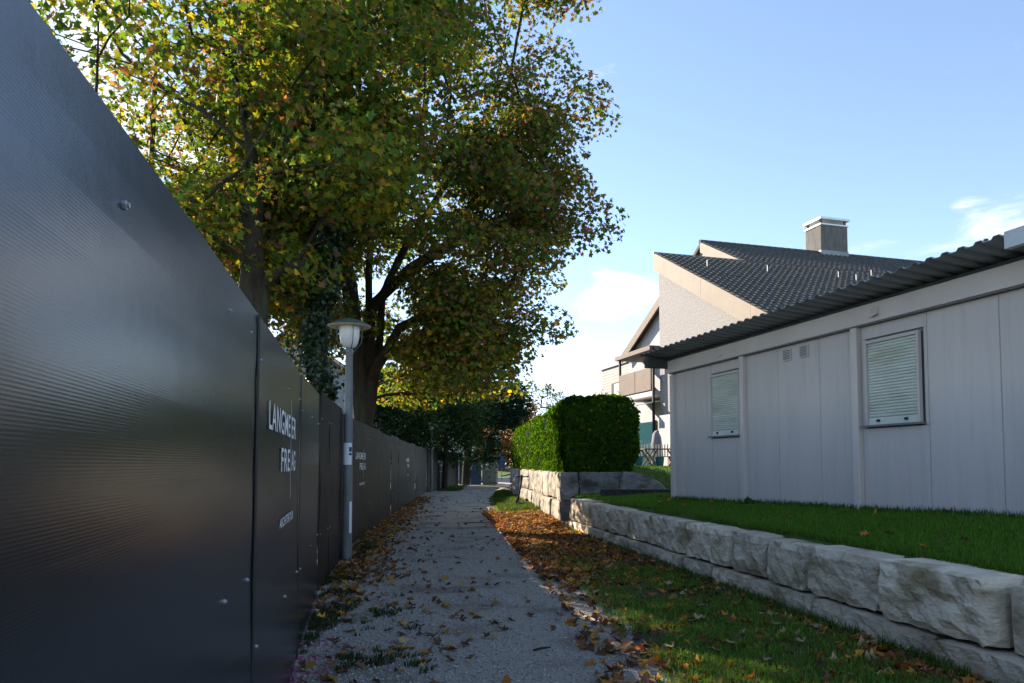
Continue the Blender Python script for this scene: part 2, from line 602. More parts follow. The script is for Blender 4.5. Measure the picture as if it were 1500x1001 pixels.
def z_lawn(x, y):
    d = x - x_wall(y)
    z = .73 + (.17 - .10 * sstep(y, 13.8, 17)) * min(d, 2.2) + .015 * mnoise.noise(Vector((x * .8, y * .8, 3)))
    return z + .62 * sstep(y, 20, 28) * sstep(d, .2, 3)


# ------------------------------------------------------------------ ground sheets
MB().grid([[(-600, -60, -.06), (600, -60, -.06)], [(-600, 900, -.06), (600, 900, -.06)]]).build('ground', M['soil'], kind='structure')

rows = []
ys = [-3 + .25 * i for i in range(76)] + [16.5 + i for i in range(75)]
for y in ys:
    xl = x_fence(y) - .5 if y < 42 else interp(y, [(42, -5.5), (54, -4.5), (62, -1.9), (86, -1.4)])
    xr = x_path(y) + .35
    rows.append([(xl + (xr - xl) * k / 24, y, z_ground(xl + (xr - xl) * k / 24, y) - .004 - .05 * (k == 24)) for k in range(25)])
MB().grid(rows).build('path', M['gravel'], smooth=True, kind='structure')

rows = []
for y in [-3 + .2 * i for i in range(200)]:
    xl = x_path(y) - .04 + .16 * mnoise.noise(Vector((0, y * 1.1, 5))) + .14 * mnoise.noise(Vector((0, y * 3.7, 9)))
    xr = x_wall(y) + .15
    rows.append([(xl + (xr - xl) * k / 16, y, z_ground(xl + (xr - xl) * k / 16, y) + (.016 if k else -.03)) for k in range(17)])
MB().grid(rows).build('verge', M['verge_soil'], smooth=True, kind='structure')

rows = []
for y in [-3 + .4 * i for i in range(56)] + [19.6 + i for i in range(36)]:
    x0 = x_wall(y) + .3
    rows.append([(x0 + (k / 26) ** 1.8 * 40, y, z_lawn(x0 + (k / 26) ** 1.8 * 40, y)) for k in range(27)])
MB().grid(rows).build('lawn', M['turf'], smooth=True, kind='structure')
# far side: the cross road and the grass bank beyond it
MB().box(WORLD, -60, 70, 74, 88, -.05, .05).build('road', M['road'], kind='structure')
MB().grid([[(-80, 88, .02), (90, 88, .02)], [(-80, 96, .5), (90, 96, .5)], [(-80, 130, 1.6), (90, 130, 1.6)]]).build('grass_bank', M['turf'], kind='structure')

# ------------------------------------------------------------------ hoarding along the path
H1 = Vector((-.2108, .9775, 0))


def seg_frame(p, q):
    e2 = Vector((q[0] - p[0], q[1] - p[1], 0))
    L = e2.length
    e2.normalize()
    fr = Frame(p[0], p[1])
    fr.e2, fr.e1 = e2, Vector((e2.y, -e2.x, 0))      # a > 0 towards the path
    return fr, L


def text_mesh(body, width, height):
    """flat letters, scaled to the width and capital height wanted; origin at the lower left"""
    c = bpy.data.curves.new('lettering', 'FONT')
    c.body = body
    c.size = 1.0
    c.offset = .012
    c.extrude = .0
    c.space_character = 1.12
    o = bpy.data.objects.new('lettering', c)
    COL.objects.link(o)
    dg = bpy.context.evaluated_depsgraph_get()
    me = bpy.data.meshes.new_from_object(o.evaluated_get(dg))
    bpy.data.objects.remove(o)
    v = np.array([p.co[:] for p in me.vertices])
    v[:, :2] -= v[:, :2].min(axis=0)
    v[:, 0] *= width / v[:, 0].max()
    v[:, 1] *= height / v[:, 1].max()
    fs = [tuple(p.vertices) for p in me.polygons]
    bpy.data.meshes.remove(me)
    return v, fs


# the printed mark: two words share one tall stroke, a small line stands below
MARK = []
for body, x, w, z, h in (('LANGME', 0.0, 1.235, .225, .155), ('ER', 1.36, .33, .225, .155), ('FRE', .66, .575, -.01, .15),
                         ('AG', 1.36, .32, -.01, .15), ('ARCHITEKTUR', .63, .92, -.36, .06)):
    v, fs = text_mesh(body, w, h)
    MARK.append((v + np.array([x, z, 0]), fs))
MARK.append((np.array([[1.29, -.20, 0], [1.305, -.20, 0], [1.305, .49, 0], [1.29, .49, 0]]), [(0, 1, 2, 3)]))


def put_mark(fr, b, z, parent, k=1.0):
    mb = MB()
    for v, fs in MARK:
        mb.add([fr(.024, b + p[0] * k, z + p[1] * k) for p in v], fs)
    return mb.build('lettering', M['letters'], parent)


def put_bolts(fr, spots, parent):
    for b, z in spots:
        mb = MB()
        n = 6
        for a0, a1, r in ((.010, .017, .010), (.017, .023, .006)):
            vs = [fr(a, b + r * math.cos(6.283 * k / n), z + r * math.sin(6.283 * k / n)) for a in (a0, a1) for k in range(n)]
            mb.add(vs, [(k, (k + 1) % n, n + (k + 1) % n, n + k) for k in range(n)] + [tuple(range(n, 2 * n))])
        mb.build('bolt', M['bolt'], parent)


def panel_mesh(fr, b0, b1, z0, z1, m, parent, warp=.012, seed=0, tilt=0):
    """one hollow sheet: bowed a little between its posts, dimpled at the bolts"""
    nb, nz = max(4, int((b1 - b0) / .12)), 22
    front, back = [], []
    for j in range(nz + 1):
        r0, r1 = [], []
        for i in range(nb + 1):
            b = b0 + (b1 - b0) * i / nb
            t = (i / nb)
            zt_ = z1 if not isinstance(z1, tuple) else z1[0] + (z1[1] - z1[0]) * t
            z = z0 + (zt_ - z0) * j / nz
            d = warp * (mnoise.noise(Vector((b * .45 + seed, z * 1.3, seed))) + .35 * mnoise.noise(Vector((b * 1.3, z * 3.4 + seed, 1))))
            d -= .003 * math.exp(-((z - (z0 + .88 * (zt_ - z0))) / .06) ** 2)
            d += tilt * (t - .5)
            r0.append(fr(.012 + d, b, z))
            r1.append(fr(d, b, z))
        front.append(r0)
        back.append(r1[::-1])
    mb = MB().grid([r[::-1] for r in front]).grid([r[::-1] for r in back])
    for pa, pb in ((front[0], back[0][::-1]), (back[-1][::-1], front[-1])):
        mb.grid([pb, pa])
    for k in (0, -1):
        pa, pb = [r[k] for r in front], [r[-1 - k if k == 0 else 0] for r in back]
        mb.grid([pa, pb] if k == 0 else [pb, pa])
    return mb.build('panel', m, parent, smooth=False)


hoard = thing('hoarding', (-2.46, 9.1, 0), 'long black site hoarding with white printed lettering lining the gravel path', 'hoarding')
f1, L1 = seg_frame((0.373, -4.0), (-2.46, 9.1))
yb = lambda y: (y + 4.0) / H1.y
HT = [(-4, 2.26), (1, 2.27), (3.4, 2.30), (6, 2.42), (9.1, 2.44)]
edges = [-4.0, -2.4, .55, 3.36, 6.05, 9.08]
panels = []
for i, (a, b) in enumerate(zip(edges, edges[1:])):
    h = interp(b, HT)
    p = panel_mesh(f1, yb(a) + .004, yb(b) - .004, -.03, ((2.26, 2.27), (2.27, 2.275), (2.275, 2.315), (2.318, 2.37), (2.375, 2.49))[i], M['hoarding'], hoard, seed=i * 3.1, tilt=(.0, .0, .014, -.008, -.006)[i])
    panels.append(p)
    w = b - a
    spots = []
    for bb in (yb(a) + .16, yb(a) + 1.6, yb(b) - .16):
        for z in (.72, 2.10):
            spots.append((bb + random.uniform(-.04, .04), z + random.uniform(-.04, .05)))
    if i == 2:
        spots = []
        for u, v in ((172, 300), (330, 455), (362, 487), (323, 882), (357, 850)):
            r = ray(u, v)
            q = Matrix(((f1.e2.x, -r.x), (f1.e2.y, -r.y))).inverted() @ Vector((-f1.o.x, -f1.o.y))
            spots.append((q.x, EYE + r.z * q.y))
    if b > 0:
        put_bolts(f1, spots, p)
    if 1 < i < 5:
        MB().box(f1, .0125 + .007 * (i == 2), .0165 + .007 * (i == 2), yb(b) - .035, yb(b) + .03, -.02, (0, 0, 2.305, 2.36, 2.46)[i]).build('joint_strip', M['rubber'], hoard)  # black strip added to draw the dark gap between sheets
    for bb in (yb(a) + .16, yb(b) - .16):
        MB().box(f1, -.12, -.012, bb - .05, bb + .05, -.1, 2.25).build('post', M['dark_timber'], hoard)
put_mark(f1, yb(3.80), 1.565, panels[3], 1.0)
# second stretch, beyond the lamp
V = [(-2.46, 9.1), (-3.23, 14.4), (-3.66, 20), (-4.4, 31), (-5.0, 42)]
marks = {3: .5, 8: .3, 13: .5, 17: .4}
n = 0
for si, (p, q) in enumerate(zip(V, V[1:])):
    fr, L = seg_frame(p, q)
    if si == 0:
        cuts = [.12, 1.25, 3.0, L]
    else:
        k = round(L / 2.8)
        cuts = [L * i / k for i in range(k + 1)]
    for a, b in zip(cuts, cuts[1:]):
        pn = panel_mesh(fr, a + .006, b - .006, -.03, 2.52 + .035 * math.sin(n * 2.3) + (.03 if n == 0 else 0), M['hoarding_dusty'], hoard, seed=20 + n * 2.7, tilt=.025 * math.sin(n * 1.9), warp=.02)
        if n < 8:
            put_bolts(fr, [(bb, z) for bb in (a + .14, b - .14) for z in (.7, 2.2)], pn)
        MB().box(fr, -.12, -.03, a + .02, a + .12, -.1, 2.4).build('post', M['dark_timber'], hoard)
        if n in marks:
            put_mark(fr, a + marks[n], 1.50, pn, .97)
        n += 1
fr, L = seg_frame((-5.0, 42.1), (-4.05, 54))
for i in range(4):
    pn = panel_mesh(fr, L / 4 * i + .01, L / 4 * (i + 1) - .01, -.03, 2.5 + .02 * (i % 2), M['hoarding_dusty'], hoard, seed=70 + i, warp=.02)
    if i == 1:
        put_mark(fr, L / 4 + .5, 1.5, pn, 1.0)

blue = thing('blue_hoarding', (-3.2, 56, 0), 'blue sheet hoarding behind the far tree trunk', 'hoarding')
fr, L = seg_frame((-4.1, 55.6), (-2.42, 56.6))
for i in range(2):
    panel_mesh(fr, L / 2 * i + .01, L / 2 * (i + 1) - .01, -.03, 2.25, M['hoarding_blue'], blue, seed=90 + i, warp=.015)
green = thing('green_hoarding', (-1.9, 58, 0), 'olive hoarding with a white mark at the end of the path', 'hoarding')
fr, L = seg_frame((-2.36, 57.0), (-1.32, 60.5))
for i in range(2):
    pn = panel_mesh(fr, L / 2 * i + .01, L / 2 * (i + 1) - .01, -.03, 2.5, M['hoarding_green'], green, seed=95 + i, warp=.015)
    if i == 0:
        put_mark(fr, .15, 1.55, pn, .85)


# ------------------------------------------------------------------ lamps
def make_lamp(loc, label, h=4.12, notices=True):
    t = thing('path_lamp', loc, label, 'lamp', 'mushroom lamps along the path')
    L = Vector(loc)
    MB().lathe(L, [(.085, -.1), (.085, .1), (.080, 1.4), (.068, 3.0), (.062, h - .62), (.070, h - .61), (.070, h - .54), (.05, h - .53)], 18).build('pole', M['lamp_pole'], t, smooth=True)
    MB().lathe(L, [(.05, h - .53), (.10, h - .51), (.145, h - .44), (.168, h - .33), (.176, h - .18), (.17, h - .13)], 22).build('globe', M['lamp_glass'], t, smooth=True)
    cap = MB().lathe(L, [(.37, h - .150), (.375, h - .138), (.26, h - .075), (.12, h - .03), (.02, h)], 28).build('lamp_shade', M['lamp_cap'], t)
    MB().lathe(L, [(.06, h - .08), (.22, h - .12), (.36, h - .157), (.36, h - .151)], 28).build('underside', M['lamp_under'], cap)
    for k in range(4):
        a = k * 1.5708 + .5
        d = Vector((math.cos(a), math.sin(a), 0))
        MB().tube([L + d * .065 + Vector((0, 0, h - .60)), L + d * .21 + Vector((0, 0, h - .42)), L + d * .225 + Vector((0, 0, h - .12))], [.008] * 3, 5).build('bracket', M['lamp_cap'], t)
    if notices:
        def sheet(z0, z1, a0, a1, m, nm, r, par):
            rows = [[L + Vector((r * math.cos(a0 + (a1 - a0) * k / 6), r * math.sin(a0 + (a1 - a0) * k / 6), z)) for k in range(7)] for z in (z0, (z0 + z1) / 2, z1)]
            return MB().grid(rows).build(nm, m, par)
        nt = sheet(1.60, 1.97, -2.55, -.5, M['paper'], 'notice', .0815, t)
        sheet(1.76, 1.80, -1.15, -.55, M['ink'], 'print', .0823, nt)
        sheet(1.82, 1.90, -1.15, -.55, M['ink'], 'print', .0823, nt)
        sheet(.45, .98, -.95, -.35, M['paper'], 'notice', .0845, t)
    return t


P_L1 = ground(508, 820)
lamp = make_lamp((P_L1.x, P_L1.y, 0), 'grey mushroom lamp post with paper notices, standing nearest against the black hoarding')
P_L2, P_L3 = Vector((-4.78, 42.6, 0)), Vector((-1.3, 62, 0))
make_lamp(P_L2, 'lamp post at the corner of the black hoarding under dark evergreens', notices=False)
make_lamp(P_L3, 'thin lamp post beside the olive hoarding at the far end of the path', notices=False)


# ------------------------------------------------------------------ stone walls
def rough_block(mb, fr, a0, a1, b0, b1, z0, z1, amp=.02, cell=.11, seed=0.0, lean=0.0, rnd=.03):
    """a hand-split block: uneven faces, chipped edges"""
    na, nb, nz = (max(2, int((h - l) / cell)) for l, h in ((a0, a1), (b0, b1), (z0, z1)))
    ids, vs, fs = {}, [], []

    def vid(i, j, k):
        if (i, j, k) not in ids:
            a, b, z = a0 + (a1 - a0) * i / na, b0 + (b1 - b0) * j / nb, z0 + (z1 - z0) * k / nz
            q = Vector((a * 3 + seed, b * 3, z * 3))
            big = mnoise.noise_vector(q * .8) * amp * 1.3
            fine = mnoise.noise_vector(q * 3.1) * amp * .8
            edge = (i in (0, na)) + (j in (0, nb)) + (k in (0, nz))
            ca, cb, cz = (a0 + a1) / 2, (b0 + b1) / 2, (z0 + z1) / 2
            if edge >= 2:
                r = rnd * (.5 + 1.0 * abs(mnoise.noise(q * 2.2 + Vector((5, 5, 5))))) * (1 if edge == 2 else 1.5)
                a += r * (1 if i == 0 else -1 if i == na else 0)
                b += r * (1 if j == 0 else -1 if j == nb else 0)
                z += r * .6 * (1 if k == 0 else -1 if k == nz else 0)
            kz = .35 if k == nz else 1
            a += big.x + fine.x * 1.2 + lean * (z - z0) + amp * 1.5 * (abs(mnoise.noise(q * 1.5 + Vector((3, 8, 1)))) - .2) + amp * .7 * abs(mnoise.noise(q * 3.7))
            b += (big.y + fine.y) * .35
            z += (big.z + fine.z) * .3 * kz
            ids[(i, j, k)] = len(vs)
            vs.append(fr(a, b, z))
        return ids[(i, j, k)]
    for i in range(na):
        for j in range(nb):
            fs.append((vid(i, j, nz), vid(i + 1, j, nz), vid(i + 1, j + 1, nz), vid(i, j + 1, nz)))
    for j in range(nb):
        for k in range(nz):
            fs.append((vid(0, j, k), vid(0, j, k + 1), vid(0, j + 1, k + 1), vid(0, j + 1, k)))
            fs.append((vid(na, j, k), vid(na, j + 1, k), vid(na, j + 1, k + 1), vid(na, j, k + 1)))
    for i in range(na):
        for k in range(nz):
            fs.append((vid(i, 0, k), vid(i + 1, 0, k), vid(i + 1, 0, k + 1), vid(i, 0, k + 1)))
            fs.append((vid(i, nb, k), vid(i, nb, k + 1), vid(i + 1, nb, k + 1), vid(i + 1, nb, k)))
    return mb.add(vs, fs)


wall1 = thing('stone_wall', (1.37, 17, 0), 'low dry stone wall of pale rough limestone blocks holding up the lawn', 'wall')
up = [W1.b_of(u, 790) for u in (838, 857, 886, 914, 957, 1003, 1066, 1117, 1177, 1284, 1452)]
up[0] = .1
up += [W1.b_of(1482, 850) - 1.35, W1.b_of(1482, 850) - 2.5, W1.b_of(1482, 850) - 4.0]
low = [W1.b_of(u, 880) for u in (834, 848, 868, 886, 912, 955, 1003, 1046, 1102, 1190, 1373)] + [W1.b_of(1373, 900) - 1.5, W1.b_of(1373, 900) - 2.9, W1.b_of(1373, 900) - 4.1]
low[0] = .2
for i, (b1, b0) in enumerate(zip(up, up[1:])):
    if i == 10:
        b1 = W1.b_of(1482, 850)
    g = random.uniform(.014, .046)
    pr = (.0, .02, -.01, .015, .0, -.01, .02, .0, .01, -.04, .03, 0, 0, 0)[i]
    rough_block(MB(), W1, .0 + pr, .56, b0 + g, b1 - g, .302, (.80, .77, .785, .77, .775, .78, .785, .775, .79, .80, .76, .78, .78, .78)[i],
                amp=.040, cell=.07 if i > 3 else .085, seed=i * 7.7, rnd=.030).build('stone', M['stone'], wall1)
for i, (b1, b0) in enumerate(zip(low, low[1:])):
    g = random.uniform(.008, .022)
    rough_block(MB(), W1, random.uniform(-.06, -.02), .50, b0 + g, b1 - g, -.1, .283, amp=.034, cell=.075, seed=90 + i * 5.3, rnd=.02).build('stone', M['stone'], wall1)
# stone behind the open joint near the camera
rough_block(MB(), W1, .10, .5, up[10] - .9, up[10] - .02, .29, .77, amp=.02, cell=.1, seed=61, rnd=.02).build('stone', M['stone'], wall1)
MB().box(W1, .24, .5, up[-1], up[0] - .06, -.05, .72).build('earth_core', M['soil'], wall1)

wall2 = thing('tall_stone_wall', (1.3, 19.5, 0), 'higher stone wall under the clipped hedge with a sunlit side along the path', 'wall')
b, i = 0.0, 0
while b < 19:
    w = .75 if i == 0 else random.uniform(.8, 1.7)
    rough_block(MB(), W2, random.uniform(-.03, .03), .5, b + .012, min(b + w, 19.0) - .012, .62 + .05 * math.sin(i), 1.40 + .02 * math.sin(i * 3), amp=.035, cell=.11, seed=200 + i * 3.3, rnd=.03).build('stone', M['old_stone'], wall2)
    b += w
    i += 1
b = 0.0
while b < 19:
    w = random.uniform(.9, 1.9)
    rough_block(MB(), W2, random.uniform(-.06, -.0), .5, b + .012, min(b + w, 19.0) - .012, -.1, .60, amp=.035, cell=.11, seed=300 + i * 3.3, rnd=.03).build('stone', M['old_stone'], wall2)
    b += w
    i += 1
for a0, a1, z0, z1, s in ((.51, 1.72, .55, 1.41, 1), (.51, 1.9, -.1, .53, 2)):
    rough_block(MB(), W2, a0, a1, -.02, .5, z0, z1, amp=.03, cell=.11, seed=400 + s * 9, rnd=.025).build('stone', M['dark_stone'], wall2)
for a0, a1, z0, z1, s in ((-.03, .46, .64, 1.40, 5), (-.05, .50, -.1, .62, 6)):  # thin dark facing added: stain and the end's shade in its colour
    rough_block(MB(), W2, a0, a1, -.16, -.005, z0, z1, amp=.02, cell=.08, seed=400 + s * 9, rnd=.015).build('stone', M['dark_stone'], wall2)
MB().box(W2, .2, 1.6, .1, 19, 0, 1.36).build('earth_core', M['soil'], wall2)
mb = rough_block(MB(), W2, 1.65, 3.05, -.15, 1.1, .55, 1.42, amp=.05, cell=.09, seed=77, rnd=.02)
c = W2(1.65, .4, .6)
for k, p in enumerate(mb.v):
    d = (Vector(p) - c).dot(W2.e1)
    t = max(0, d) / 1.4
    mb.v[k] = (p[0], p[1], .55 + (p[2] - .55) * max(.05, math.sqrt(max(0.0, 1 - t ** 2.2))))
mb.build('boulder', M['dark_stone'], smooth=True, rebase=True, label='dark rounded boulder sloping down beside the end of the hedge wall', cat='boulder')
mb = MB()
p, q = at(880, 724, 17.6), at(990, 722, 17.4)
e, L = seg_frame((p.x, p.y), (q.x + 2.2, q.y))
mb.bbox(e, -.06, .06, 0, L, .70, 1.00)
mb.build('lawn_edging', M['bin_edge'], rebase=True, label='dark tarred edging board laid in the lawn before the boulder', cat='edging')

# ------------------------------------------------------------------ hedge on the taller wall
hg = W2(1.2, 9, 1.4)
hedge = thing('laurel_hedge', hg, 'tall clipped laurel hedge on the stone wall, bright on its path side', 'hedge')
MB().bbox(W2, .25, 2.05, .25, 18.8, 1.36, 3.34, .15).build('twig_core', mat('hedge_inside', (.006, .010, .005), .95), hedge)  # near-black core puts the hedge's inner shade into its colour


def hedge_leaves():
    C, N = [], []
    faces = (('l', 15000), ('f', 7600), ('t', 5000), ('r', 2500))
    for f, n in faces:
        u = RNG.random((n, 3))
        if f == 'l':
            b = .08 + 18.8 * u[:, 0] ** 1.7
            a, z, nn = np.full(n, .12), 1.36 + 2.15 * u[:, 1], (-1, -.05, .25)
        elif f == 'f':
            a, z, b, nn = .12 + 2.1 * u[:, 0], 1.34 + 2.17 * u[:, 1], np.full(n, .12), (0, -1, .25)
        elif f == 't':
            a, b, z, nn = .12 + 2.1 * u[:, 0], .1 + 18.8 * u[:, 1] ** 1.8, np.full(n, 3.46), (0, 0, 1)
        else:
            a, b, z, nn = np.full(n, 2.16), .1 + 10 * u[:, 0], 1.4 + 2.1 * u[:, 1], (1, 0, .25)
        for i in range(n):
            p = Vector((a[i], b[i], z[i]))
            k = .13 * mnoise.noise(Vector((p.x * 1.6, p.y * 1.6, p.z * 1.6))) + .05 * mnoise.noise(p * 5) - .13 * u[i, 2] ** 2 + .03 + (random.uniform(.04, .2) if random.random() < .025 else 0)
            v = Vector(nn)
            # rounded shoulders and a tuck-in at the foot
            p += v.normalized() * k
            ra = max(0, p.z - 3.05) ** 1.3 * .65
            cx, cy = p.x - 1.15, p.y - 9.5
            p.x -= ra * (1 if cx > .7 else -1 if cx < -.7 else 0)
            p.y -= ra * (-1 if cy < -9 else 0)
            if p.x > 1.7 and p.z < 1.9:
                p.x -= (1.9 - p.z) * .5 * sstep(p.x, 1.5, 2.2)
            q = W2(p.x, p.y, p.z)
            C.append(q)
            N.append(W2.e1 * v.x + W2.e2 * v.y + Vector((0, 0, v.z)))
    C, N = np.array([c[:] for c in C]), np.array([c[:] for c in N])
    N = N + RNG.normal(0, .30, N.shape)
    n = len(C)
    t = RNG.random((n, 1))
    tint = np.array([.008, .026, .009]) * (1 - t) + np.array([.055, .115, .008]) * t
    y = RNG.random(n) < .02
    tint[y] = (.22, .19, .03)
    scatter_leaves('leaves', C, N, RNG.uniform(.085, .15, n), SIMPLE, tint, M['hedge'], hedge)


hedge_leaves()

# ------------------------------------------------------------------ site cabins
cab = thing('site_cabin', CAB(0, -3.6, 1.0), 'row of pale grey site cabins with shuttered windows under one corrugated roof', 'cabin')
ZB, ZT = .93, 3.36
mod = [0.0, CAB.b_of(1090), CAB.b_of(1257)]
mod += [mod[2] - 2.43, mod[2] - 4.86]
MB().box(CAB, .05, 6.0, mod[-1], -.01, ZB - .3, 3.55).build('body', M['cabin_gap'], cab)
MB().box(CAB, 6.0, 6.03, mod[-1], 0, ZB - .3, 3.55).build('rear_wall', M['cabin'], cab)
# side wall towards the hedge, in sheets
for k in range(5):
    MB().bbox(CAB, .12 + k * 1.17, 1.28 + k * 1.17, -.01, .012, ZB, 3.5, .004).build('wall_panel', M['cabin'], cab)


def cab_panel(b1, b0, z0=ZB, z1=ZT, proud=.0):
    """sheet-steel panel with its shallow rolled ribs, front at a = 0"""
    mb = MB()
    cells = max(1, round((b1 - b0) / .105))
    prof = []
    for i in range(cells):
        s = b0 + .006 + (b1 - b0 - .012) * i / cells
        w = (b1 - b0 - .012) / cells
        prof += [(s, 0.0), (s + w * .86, 0.0), (s + w * .90, .0022), (s + w * .96, .0022)]
    prof.append((b1 - .006, 0.0))
    prof = [(b0 + .002, .012)] + prof + [(b1 - .002, .012)]
    mb.grid([[CAB(.02 - proud + a, b, z) for b, a in prof[::-1]] for z in (z0, z1)][::-1])
    mb.box(CAB, .0345 - proud, .049, b0 + .002, b1 - .002, z0, z1)
    return mb.build('wall_panel', M['cabin'], cab)


def b_at(u):
    return CAB.b_of(u)


win1 = (b_at(1043), b_at(1084), at(1043, 641, 1).z, 0)


def z_on(u, v, a=0.0):
    b = CAB.b_of(u, a=a)
    p = CAB(a, b, 0)
    return at(u, v, p.y).z


W_Z0, W_Z1 = z_on(1273, 621) + .0, z_on(1273, 505)


def cabin_window(b1, b0):
    """roller shutter closed over the opening"""
    z0, z1 = W_Z0, W_Z1
    w = MB()
    w.bbox(CAB, -.035, .02, b1, b1 + .035, z0 - .02, z1 + .04, .004)
    w.bbox(CAB, -.035, .02, b0 - .035, b0, z0 - .02, z1 + .04, .004)
    w.bbox(CAB, -.033, .02, b0, b1, z1, z1 + .04, .004)
    fr = w.build('window', M['window_trim'], cab)
    MB().bbox(CAB, -.065, .02, b0 - .075, b1 + .075, z0 - .045, z0 - .0205, .004).build('sill', M['cabin_gap'], fr)
    MB().box(CAB, .008, .02, b0, b1, z0 - .02, z1).build('backing', M['cabin_gap'], fr)
    n = 25
    h = (z1 - z0 - .075) / n
    for k in range(n):
        za = z0 + .075 + k * h
        s = MB()
        prof = [(.006, 0), (-.003, .12), (-.008, .4), (-.007, .75), (-.001, .93), (.006, .94)]
        s.grid([[CAB(a, b, za + h * t) for b in (b1 - .003, b0 + .003)] for a, t in prof])
        s.build('slat', M['shutter'], fr)
    MB().bbox(CAB, -.016, .006, b0 + .003, b1 - .003, z0 - .018, z0 + .07, .004).build('bottom_rail', M['shutter'], fr)
    for t in (.22, .78):
        bb = b0 + (b1 - b0) * t
        MB().bbox(CAB, -.04, -.016, bb - .022, bb + .022, z0 + .015, z0 + .045, .004).build('stop', M['rubber'], fr)
    return fr


def post(b, w=.055, z1=3.37):
    MB().bbox(CAB, -.055, .05, b - w, b + w, ZB - .1, z1, .006).build('post', M['cabin_trim'], cab)


MB().bbox(CAB, -.05, .05, -.11, -.0, ZB - .1, 3.33, .006).build('corner_post', M['cabin_trim'], cab)
post(mod[1]); post(mod[2]); post(mod[3])
# first module: window near the right-hand post
def module_with_window(bl, br, wl, wr, seams):
    cuts = [bl - .055] + [b_at(u) for u in seams] + [br + .055]
    for c1, c0 in zip(cuts, cuts[1:]):
        if c1 > wl and c0 < wr or (c1 <= wl + .14 and c0 >= wr - .14):
            cab_panel(c1, c0, ZB, W_Z0 - .06)
            cab_panel(c1, c0, W_Z1 + .075, ZT)
            if c1 - wl > .07:
                cab_panel(c1, wl + .06, W_Z0 - .055, W_Z1 + .07)
            if wr - c0 > .07:
                cab_panel(wr - .06, c0, W_Z0 - .055, W_Z1 + .07)
        else:
            cab_panel(c1, c0)
    cabin_window(wl, wr)


wl1, wr1 = b_at(1044), b_at(1083)
module_with_window(-.055, mod[1], wl1, wr1, [1003, 1041])
wl2, wr2 = b_at(1273.5), b_at(1347)
cuts = [mod[1] - .055, b_at(1139), b_at(1200), mod[2] + .055]
for c1, c0 in zip(cuts, cuts[1:]):
    cab_panel(c1, c0)
module_with_window(mod[2], mod[3], wl2, wr2, [1359, 1466])
cab_panel(mod[3] - .06, mod[3] - 1.2)
cab_panel(mod[3] - 1.2, mod[4])
# the fascia beam over all modules
MB().bbox(CAB, -.075, .05, mod[-1], .03, 3.365, 3.60, .006).build('fascia', M['cabin_trim'], cab)
MB().bbox(CAB, -.06, .05, mod[-1], .012, 3.345, 3.364, .004).build('drip_strip', M['cabin_gap'], cab)
for u in (1062, 1294):
    bb = b_at(u)
    z = 3.47
    MB().hexa([CAB(-.13, bb - .03, z - .05), CAB(-.076, bb - .05, z - .02), CAB(-.076, bb + .05, z - .02), CAB(-.13, bb + .09, z - .05),
               CAB(-.12, bb - .02, z - .01), CAB(-.076, bb - .05, z + .07), CAB(-.076, bb + .05, z + .07), CAB(-.12, bb + .06, z - .01)]).build('spout', M['cabin_trim'], cab)
for u, wv in ((1154, 0), (1179, 1)):
    bb = b_at(u)
    z0 = z_on(1154, 520)
    g = MB().bbox(CAB, -.006, .02, bb - .085, bb + .085, z0 - .085, z0 + .085, .003).build('vent', M['cabin_trim'], cab)
    for k in range(6):
        zz = z0 - .068 + k * .024
        MB().hexa([CAB(-.014, bb - .072, zz), CAB(-.0065, bb - .072, zz), CAB(-.0065, bb + .072, zz), CAB(-.014, bb + .072, zz),
                   CAB(-.010, bb - .072, zz + .014), CAB(-.0065, bb - .072, zz + .014), CAB(-.0065, bb + .072, zz + .014), CAB(-.010, bb + .072, zz + .014)]).build('louvre', M['cabin_gap'], g)
# scuffs: small dents as thin weld scars
# corrugated roof: sheets laid side by side, ribs run from front to back
RB0, RB1 = mod[-1] - .3, .22
b = RB1
sheet_w = .95
roof_end = b_at(1471) - .6
k = 0
while b > RB0:
    bl, br = b, max(b - sheet_w, RB0)
    prof = []
    pitch = .19
    x = bl
    while x > br + .01:
        prof += [(x, .0), (x - .06, .0), (x - .085, .028), (x - .145, .028), (x - .17, .0)]
        x -= pitch
    prof.append((br, .0))
    prof = [p for p in prof if p[0] >= br]
    zz = 3.66 + .003 * (k % 2)
    top = [[CAB(a, p, zz + h + .012 * (-.6 - a) * -.2 + .06 * max(0, (.0 - a)) / .58) for p, h in prof] for a in (-.58, .0, 3.0, 6.4)]
    bot = [[q - Vector((0, 0, .006)) for q in r] for r in top]
    s = MB().grid(top[::-1]).grid(bot)
    s.grid([bot[0], top[0]])
    s.build('roof_sheet', M['zinc'], cab)
    b -= sheet_w
    k += 1
MB().bbox(CAB, -.50, 6.3, .02, .16, 3.47, 3.655, .006).build('roof_beam', M['dark_timber'], cab)
MB().bbox(CAB, -.02, .10, mod[-1], .02, 3.603, 3.655, .004).build('roof_batten', M['dark_timber'], cab)
bb = CAB.b_of(1474, 360, a=-.63)
MB().bbox(CAB, -.66, -.585, RB0, bb, 3.57, 3.73, .006).build('roof_flashing', M['zinc_light'], cab)
bb = CAB.b_of(1453, a=-.3)
MB().lathe(CAB(-.3, bb, 3.70), [(.03, 0), (.03, .10), (.022, .105), (.022, .14), (.01, .145)], 10).build('vent_pipe', M['brown_board'], cab)

# ------------------------------------------------------------------ gabled house behind the cabins
house = thing('gabled_house', HOU(3, 0, 1.4), 'white roughcast house with dark tiled roofs, tan gable boards and a brown balcony', 'house')
ZA, SL = 11.15, .542          # ridge of the near roof at b = 0, rise per metre


def zr(b):
    return ZA + SL * b


B0 = -10.5
